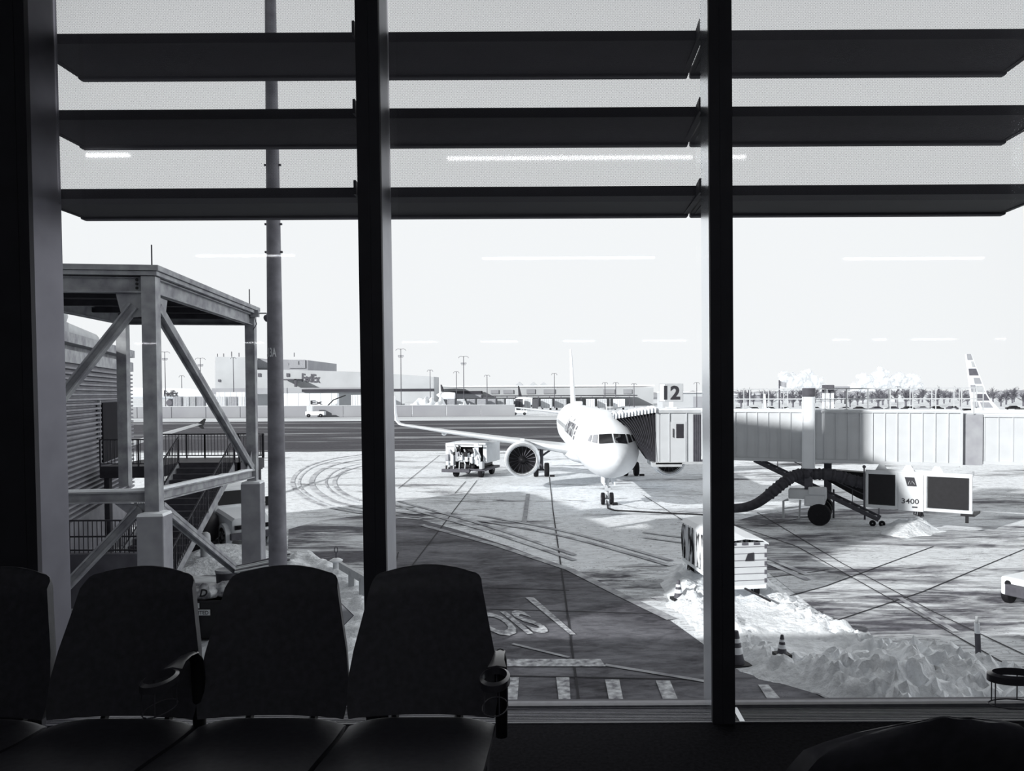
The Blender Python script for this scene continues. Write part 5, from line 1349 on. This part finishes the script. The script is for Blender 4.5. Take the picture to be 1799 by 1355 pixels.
# light masts
def mast(px, ytop, ybot, D, lab, big=True):
    b_ = at(px, ybot, D); h_ = at(px, ytop, D).z
    t = thing('light_mast', lab, 'light mast', (b_.x, D, 0), 0, 'light masts across the field')
    k = D / F; r_ = max(.9 * k, .12)
    MB().tube([(0, 0, 0), (0, 0, h_)], [r_ * .9, r_ * .6], 8).build('mast_shaft', M_dkgrey, t)
    m = MB(); sp = (9 if big else 5) * k
    for s_ in (-1, 1): m.tube([(0, 0, h_ - 1 * k), (s_ * sp * .5, 0, h_), (s_ * sp * .85, 0, h_ - 1.2 * k), (s_ * sp, 0, h_ - 3.2 * k)], .35 * k, 5)
    m.build('cross_arm', M_dkgrey, t)
    if big:
        m = MB(); m.bar((-5 * k, 0, h_ - 12 * k), (5 * k, 0, h_ - 12 * k), .6 * k, .6 * k); m.bar((-4 * k, 0, h_ - 15 * k), (4 * k, 0, h_ - 15 * k), .6 * k, .6 * k); m.build('floodlight_bar', M_dkgrey, t)
        for x in (-4, -1.5, 1.8, 4.2): MB().bevbox(((x - 1) * k, -.8 * k, h_ - 14 * k), ((x + .8) * k, .4 * k, h_ - 11.2 * k), .2 * k).build('floodlight', M_grey, t)
mast(291, 618, 716, 300, 'tall light mast just right of the front canopy column')
mast(353, 629, 712, 380, 'light mast partly behind the canopy brace', True)
mast(320, 660, 712, 520, 'small distant light mast left of the canopy brace', False)
mast(411, 628, 712, 350, 'light mast standing before the cargo tower block', False)
mast(705, 613, 716, 290, 'tall light mast just right of the middle mullion')
mast(815, 626, 712, 310, 'tall light mast with floodlights left of the airliner fin')
mast(756, 650, 712, 345, 'thin light mast at the right end of the cargo building', False)
mast(802, 653, 712, 350, 'thin light mast left of the tall floodlight mast', False)
mast(856, 659, 712, 340, 'short umbrella topped mast right of the tall floodlight mast', False)
mast(974, 656, 715, 345, 'slim mast left of the airliner tail fin', False)
mast(1063, 672, 712, 345, 'slim mast right of the airliner tail fin', False)
mast(1082, 672, 712, 350, 'slim mast midway between tail fin and gate sign', False)
mast(1114, 674, 712, 355, 'slim mast left of the gate sign', False)
mast(1224, 672, 720, 300, 'slim mast between the gate sign and the right mullion', False)
mast(547, 665, 690, 480, 'small mast above the cargo building roof line', False)
mast(1577, 679, 712, 300, 'twin lamp mast above the jet bridge railing', False)
# right-hand side beyond the jet bridge
q = at(1215, 715, 330); t = thing('office_block', 'pale low building between the gate sign and the right mullion', 'building', (q.x, 330, 0))
fb(1165, 1245, 690, 722, 330, 20, 'wall', M_far1, t); fb(1218, 1240, 697, 716, 329.5, .5, 'shutter', M_far2, t); fb(1165, 1245, 688, 690.5, 329, 22, 'roof', M_white, t)
for i, (a_, b_, y0_, y1_, lab) in enumerate(((1300, 1340, 694, 716, 'low grey building behind the railing next to the right mullion'), (1376, 1432, 687, 716, 'white storage building behind the lift column'), (1500, 1530, 692, 716, 'white round tank right of the second cap'), (1560, 1600, 692, 716, 'white squat tank under the large steam cloud'), (1625, 1655, 694, 716, 'pale low shed left of the striped tail'))):
    p = at((a_ + b_) / 2, y1_, 500); h_ = at(a_, y0_, 500).z; L = (b_ - a_) * 500 / F / 2
    if i in (2, 3):
        t = thing('storage_tank', lab, 'tank', (p.x, 500, 0)); MB().lathe([(L, 0), (L, h_ * .9), (L * .6, h_), (.001, h_ * 1.04)], (0, 0, 0), 'Z', 24).build('tank_shell', M_far1, t, smooth=True); MB().lathe([(L * 1.01, h_ * .86), (L * 1.01, h_ * .9)], (0, 0, 0), 'Z', 24).build('rim', M_far2, t)
    else:
        t = thing('storage_shed', lab, 'building', (p.x, 500, 0)); MB().box((-L, 0, 0), (L, 15, h_)).build('wall', M_far1 if i else M_far2, t); MB().box((-L - .5, -.5, h_), (L + .5, 15.5, h_ + .8)).build('roof', M_white2, t)
# flag
p = at(1369, 716, 280); h_ = at(1369, 668, 280).z; t = thing('flag_pole', 'flag pole with a small dark flag behind the jet bridge railing', 'flag pole', (p.x, 280, 0))
MB().cyl((0, 0, 0), (0, 0, h_), .25, 8).build('pole', M_dkgrey, t)
vs = []; fs = []
for i in range(7):
    for j in range(2): vs.append(Vector((.2 + i * .4, .15 * math.sin(i), h_ - .3 - j * 1.8 - .12 * i)))
for i in range(6): fs.append((i * 2, i * 2 + 2, i * 2 + 3, i * 2 + 1))
MB().add(vs, fs).build('flag', M_grey, t)
t = thing('roof_billboard', 'small dark billboard above the railing right of the second cap', 'billboard', (xat(1472, 420, 700), 420, 0))
MB().box((-2.2 * 3, 0, zat(687, 420, 1472)), (2.2 * 3, .6, zat(679, 420, 1472))).build('board', M_grey, t)
for x in (-4, 4): MB().box((x - .3, .1, 0), (x + .3, .5, zat(687, 420, 1472))).build('leg', M_dkgrey, t)
# steam clouds
def cloud(lab, blobs, D):
    c0 = at(blobs[0][0], blobs[0][1], D); b = MB(); rnd = random.Random(int(D)); k = D / F
    allb = []
    for (px, py, r_) in blobs:
        allb.append((px, py, r_ * .85, 0))
        for q in range(9):
            a_ = rnd.uniform(0, 2 * PI); allb.append((px + r_ * math.cos(a_) * .8, py + r_ * math.sin(a_) * .7, r_ * rnd.uniform(.22, .5), rnd.uniform(-.6, .6) * r_))
    for (px, py, r_, dy) in allb:
        b.ball(at(px, py, D) - c0 + Vector((0, dy * k, 0)), r_ * k, 14, 10)
    o = b.build('steam_cloud', M_cloud, merge=False)
    md = o.modifiers.new('merge', 'REMESH'); md.mode = 'VOXEL'; md.voxel_size = 1.6 * k
    dg = bpy.context.evaluated_depsgraph_get(); me = bpy.data.meshes.new_from_object(o.evaluated_get(dg))
    o.modifiers.clear(); o.data = me
    for v in me.vertices:
        p = v.co / k; f_ = noise.fractal((p.x * .14, p.y * .14, p.z * .14 + D), .9, 2.0, 4)
        v.co = v.co + v.normal * (f_ * 3.4 * k)
    me.polygons.foreach_set('use_smooth', [True] * len(me.polygons))
    if not me.materials: me.materials.append(M_cloud)
    o.location = c0; tag(o, lab, 'cloud', kind='stuff')
def cloud_mat():
    m, n, l = nt('steam_soft')
    out = n.new('ShaderNodeOutputMaterial'); tr = n.new('ShaderNodeBsdfTransparent'); df = n.new('ShaderNodeBsdfDiffuse'); df.inputs['Color'].default_value = tint(.93)
    tl = n.new('ShaderNodeBsdfTranslucent'); tl.inputs['Color'].default_value = tint(.93)
    ad = n.new('ShaderNodeMixShader'); ad.inputs[0].default_value = .4; l.new(df.outputs[0], ad.inputs[1]); l.new(tl.outputs[0], ad.inputs[2])
    lw = n.new('ShaderNodeLayerWeight'); lw.inputs['Blend'].default_value = .35
    mx = n.new('ShaderNodeMixShader'); cr = n.new('ShaderNodeValToRGB'); cr.color_ramp.elements[0].position = .05; cr.color_ramp.elements[1].position = .75; cr.color_ramp.elements[0].color = (.35, .35, .35, 1)
    l.new(lw.outputs['Facing'], cr.inputs[0]); l.new(cr.outputs[0], mx.inputs[0]); l.new(ad.outputs[0], mx.inputs[1]); l.new(tr.outputs[0], mx.inputs[2]); l.new(mx.outputs[0], out.inputs[0]); return m
M_cloud = cloud_mat()
cloud('soft white steam cloud drifting above the white storage building', [(1400, 672, 16), (1380, 665, 12), (1415, 660, 12), (1432, 672, 12), (1446, 682, 9), (1385, 685, 16), (1415, 688, 16)], 900)
cloud('larger billowing steam cloud left of the striped tail', [(1550, 672, 16), (1520, 668, 13), (1505, 682, 13), (1545, 658, 12), (1575, 668, 13), (1598, 668, 13), (1612, 680, 11), (1530, 688, 16), (1580, 688, 18), (1608, 692, 10)], 950)
# trees: three bare shapes, copied
def tree_mesh(seed):
    rnd = random.Random(seed); b = MB(); H = 9.0
    b.tube([(0, 0, 0), (.1, 0, H * .35), (0, .1, H * .6)], [.35, .28, .12], 6)
    for i in range(44):
        z = rnd.uniform(.10, .6) * H; a_ = rnd.uniform(0, 2 * PI); L = rnd.uniform(1.4, 3.4)
        d = Vector((math.cos(a_), math.sin(a_), rnd.uniform(.5, 2.2))).normalized(); p = Vector((0, 0, z)); q = p + d * L
        b.tube([p, p + d * L * .5 + Vector((0, 0, .2)), q], [.12, .08, .03], 4)
        for k in range(3):
            a2 = rnd.uniform(0, 2 * PI); d2 = (d + Vector((math.cos(a2), math.sin(a2), .3)) * .8).normalized(); s_ = p + d * L * rnd.uniform(.45, .9)
            b.tube([s_, s_ + d2 * rnd.uniform(.8, 1.8)], [.07, .03], 4)
    return b
protos = []
for i in range(3):
    o = tree_mesh(i + 11).build('bare_tree', M_tree); protos.append(o)
rnd = random.Random(5); k = 0
TL = 'bare dark winter tree in the line beyond the jet bridge railing'
for px in list(range(1300, 1700, 12)) + list(range(1735, 1830, 10)):
    D = (335, 375, 415, 455)[k % 4]; s_ = rnd.uniform(.8, 1.15)
    p = Vector((xat(px + rnd.uniform(-4, 4), D, 700), D, 0)); pr = protos[k % 3]
    o = pr if k < 3 else pr.copy()
    if k >= 3: COL.objects.link(o)
    o.location = p; o.rotation_euler = (0, 0, rnd.uniform(0, 6)); o.scale = (s_ * 1.2, s_ * 1.2, s_)
    tag(o, TL if px < 1720 else 'bare dark winter tree beyond the tunnel right of the striped tail', 'tree', 'bare trees beyond the jet bridge' if px < 1720 else 'bare trees right of the striped tail'); k += 1
# parked cars
def car_proto():
    t = thing('parked_car', 'x', 'car', (0, 0, 0))
    side = [(-2.2, .35), (2.2, .35), (2.25, .8), (1.3, .95), (.6, 1.45), (-1.0, 1.48), (-1.7, 1.0), (-2.2, .95)]
    MB().prism([(x, -.85, z) for x, z in side], (0, 1.7, 0)).build('car_body', M_dkgrey, t)
    MB().prism([(1.15, -.87, .98), (.55, -.87, 1.38), (-.9, -.87, 1.4), (-1.5, -.87, 1.0)], (0, 1.74, 0)).build('car_windows', M_glassdk, t)
    for x in (-1.4, 1.4): wheel(t, (x, -.8, .33), .33, .22, 'Y', hub=False)
    return t
c0 = car_proto(); k = 0
bodies = [M_dkgrey, M_white2, M_blk, M_grey]
meshes = []
for mm in bodies:
    me = c0.children[0].data.copy(); me.materials.clear(); me.materials.append(mm); meshes.append(me)
for row, D in enumerate((205, 235, 275)):
    for px in range(1296, 1800, (36, 31, 27)[row]):
        if 1400 < px < 1412 or 1700 < px < 1762: continue
        o = c0 if k == 0 else copy_tree(c0)
        o.location = (xat(px + rnd.uniform(-3, 3), D, 715), D, 0); o.rotation_euler = (0, 0, rnd.uniform(-.2, .2) + (PI if rnd.random() < .5 else 0))
        ci = rnd.randrange(4)
        for chd in o.children:
            if chd.name.startswith('car_body'): chd.data = meshes[ci]
        o['label'] = '%s car in the distant parking rows beyond the jet bridge' % ('dark grey', 'pale', 'black', 'mid grey')[ci]; o['group'] = '%s cars in the distant lot' % ('dark grey', 'pale', 'black', 'mid grey')[ci]
        k += 1
# low far hedges on the horizon
hz = MB()
for i in range(140):
    x = -300 + i * 8; hz.ball((x, 760 + 20 * noise.noise((i, 0, 0)), 2), 7, 8, 6, (1.2, 1, .7 + .5 * noise.noise((i * .7, 3, 0))))
tag(hz.build('distant_woodland', M_far2, loc=(0, 760, 0)), 'thin grey band of woodland along the horizon', 'woodland', kind='stuff')

# striped tail beyond the tunnel
Dt = 92; q = at(1735, 725, Dt); t = thing('striped_jet', 'parked airplane with a striped tail fin rising above the jet bridge at right', 'airplane', (q.x, Dt, 0))
E = lambda px, py: at(px, py, Dt)
TR = lambda f: (1698 + 12 * f, 622 + 105 * f)      # trailing edge (left)
def LE(f): return (1706 + 42 * f + 24 * max(0, f - .72) * 2.2, 622 + 105 * f)
prof = [TR(1), TR(0)] + [LE(f / 12) for f in range(13)]
MB().prism([E(*p) for p in prof], (0, .35, 0)).build('tail_fin', M_white, t, world=True)
bands = [(.0, .10, .0, 1), (.125, .22, .5, 1), (.245, .36, 0, 1), (.40, .50, .35, 1), (.52, .64, .0, .42), (.53, .64, .42, 1), (.67, .78, .25, 1), (.80, .9, .0, .3), (.81, .9, .36, .9)]
for i, (f0, f1, u0, u1) in enumerate(bands):
    def pt(f, u):
        a_, b_ = TR(f), LE(f); return E(a_[0] + (b_[0] - a_[0]) * u, a_[1]) + Vector((0, -.03, 0))
    MB().poly([pt(f0, u0 * .97 + .02), pt(f0, u1 * .9), pt(f1, u1 * .9), pt(f1, u0 * .97 + .02)]).build('fin_stripe', (M_grey, M_grey2, M_letter2, M_far2)[i % 4], t, world=True)
MB().tube([E(1690, 738) + Vector((0, 6, 0)), E(1720, 742), E(1800, 748) + Vector((0, 0, 0)), E(1990, 752)], [.8, 1.5, 1.95, 1.95], 24).build('fuselage', M_fuse, t, world=True, smooth=True)
for px in (1840,): p = E(px, 760); MB().box((p.x - .2, Dt - .2, 0), (p.x + .2, Dt + .2, p.z)).build('landing_gear', M_dkgrey, t, world=True)
# wing tip of another airplane at left
Dn = 60; t = thing('neighbouring_jet', 'wing with a dark forked tip reaching in from the left behind the stair', 'airplane', (at(340, 745, 60).x, 60, 0))
tip = at(346, 745, 60); root = at(150, 800, 44)
rg = []
for f in (0, .5, 1):
    p = root.lerp(tip, f); c_ = 1.5 - .7 * f; th = .34 - .2 * f
    rg.append([p + Vector((u * c_ * .3, u * c_, w_ * th)) for u, w_ in ((0, 0), (.1, .4), (.4, .5), (1, 0), (.4, -.4), (.1, -.3))])
MB().loft(rg).build('wing', M_wing, t, world=True, smooth=True)
g_ = root.lerp(tip, .04); MB().cyl((g_.x, g_.y + 1.5, .5), (g_.x, g_.y + 1.5, g_.z), .15, 10).build('main_gear', M_dkgrey, t, world=True)
for dx in (-.4, .4): MB().lathe([(.2, -.2), (.5, -.2), (.58, -.1), (.58, .1), (.5, .2), (.2, .2)], (g_.x + dx, g_.y + 1.5, .58), 'X', 20).build('wheel', M_rubber, t, world=True, smooth=True)
m = MB(); m.prism([at(341, 745, 60), at(349, 743, 60), at(358, 736, 60.4), at(354, 748, 60.2)], (.05, .3, 0)); m.prism([at(342, 745, 60), at(350, 744, 60), at(355, 754, 60.4)], (.05, .3, 0))
m.build('winglet', M_blk, t, world=True)

# ================================================================== LIGHT
wd = bpy.data.worlds.new('winter_sky'); scn.world = wd; wd.use_nodes = True
n = wd.node_tree.nodes; l = wd.node_tree.links; n.clear()
out = n.new('ShaderNodeOutputWorld'); bg = n.new('ShaderNodeBackground')
tc = n.new('ShaderNodeTexCoord'); sp = n.new('ShaderNodeSeparateXYZ')
l.new(tc.outputs['Generated'], sp.inputs[0])
def mrange(sock, a, b, c, d):
    m_ = n.new('ShaderNodeMapRange'); m_.interpolation_type = 'SMOOTHSTEP'
    for k_, v_ in zip(range(1, 5), (a, b, c, d)): m_.inputs[k_].default_value = v_
    l.new(sock, m_.inputs[0]); return m_.outputs[0]
def mul(a, b):
    m_ = n.new('ShaderNodeMath'); m_.operation = 'MULTIPLY'; l.new(a, m_.inputs[0]); l.new(b, m_.inputs[1]); return m_.outputs[0]
# bright haze low over the field, deeper winter sky overhead and behind the terminal
v_ = mul(mul(mrange(sp.outputs['Z'], .30, .95, 1.0, .45), mrange(sp.outputs['Y'], -.3, .5, .42, 1.0)), mrange(sp.outputs['X'], .53, .85, 1.0, 3.0))
bg.inputs[0].default_value = (.965, .975, .985, 1)
l.new(v_, bg.inputs[1]); l.new(bg.outputs[0], out.inputs[0])
sl = bpy.data.lights.new('sun', 'SUN'); so = bpy.data.objects.new('sun', sl); COL.objects.link(so)
sl.energy = 5.2; sl.angle = R(.6); sl.color = (1, .99, .97)
dv = Vector((.711, .608, -.352)); so.rotation_euler = dv.to_track_quat('-Z', 'Y').to_euler(); so.location = (-40, -20, 40)
scn.view_settings.view_transform = 'Standard'
scn.view_settings.look = 'None'
scn.view_settings.exposure = 0.0
scn.cycles.max_bounces = 6
scn.cycles.transparent_max_bounces = 12
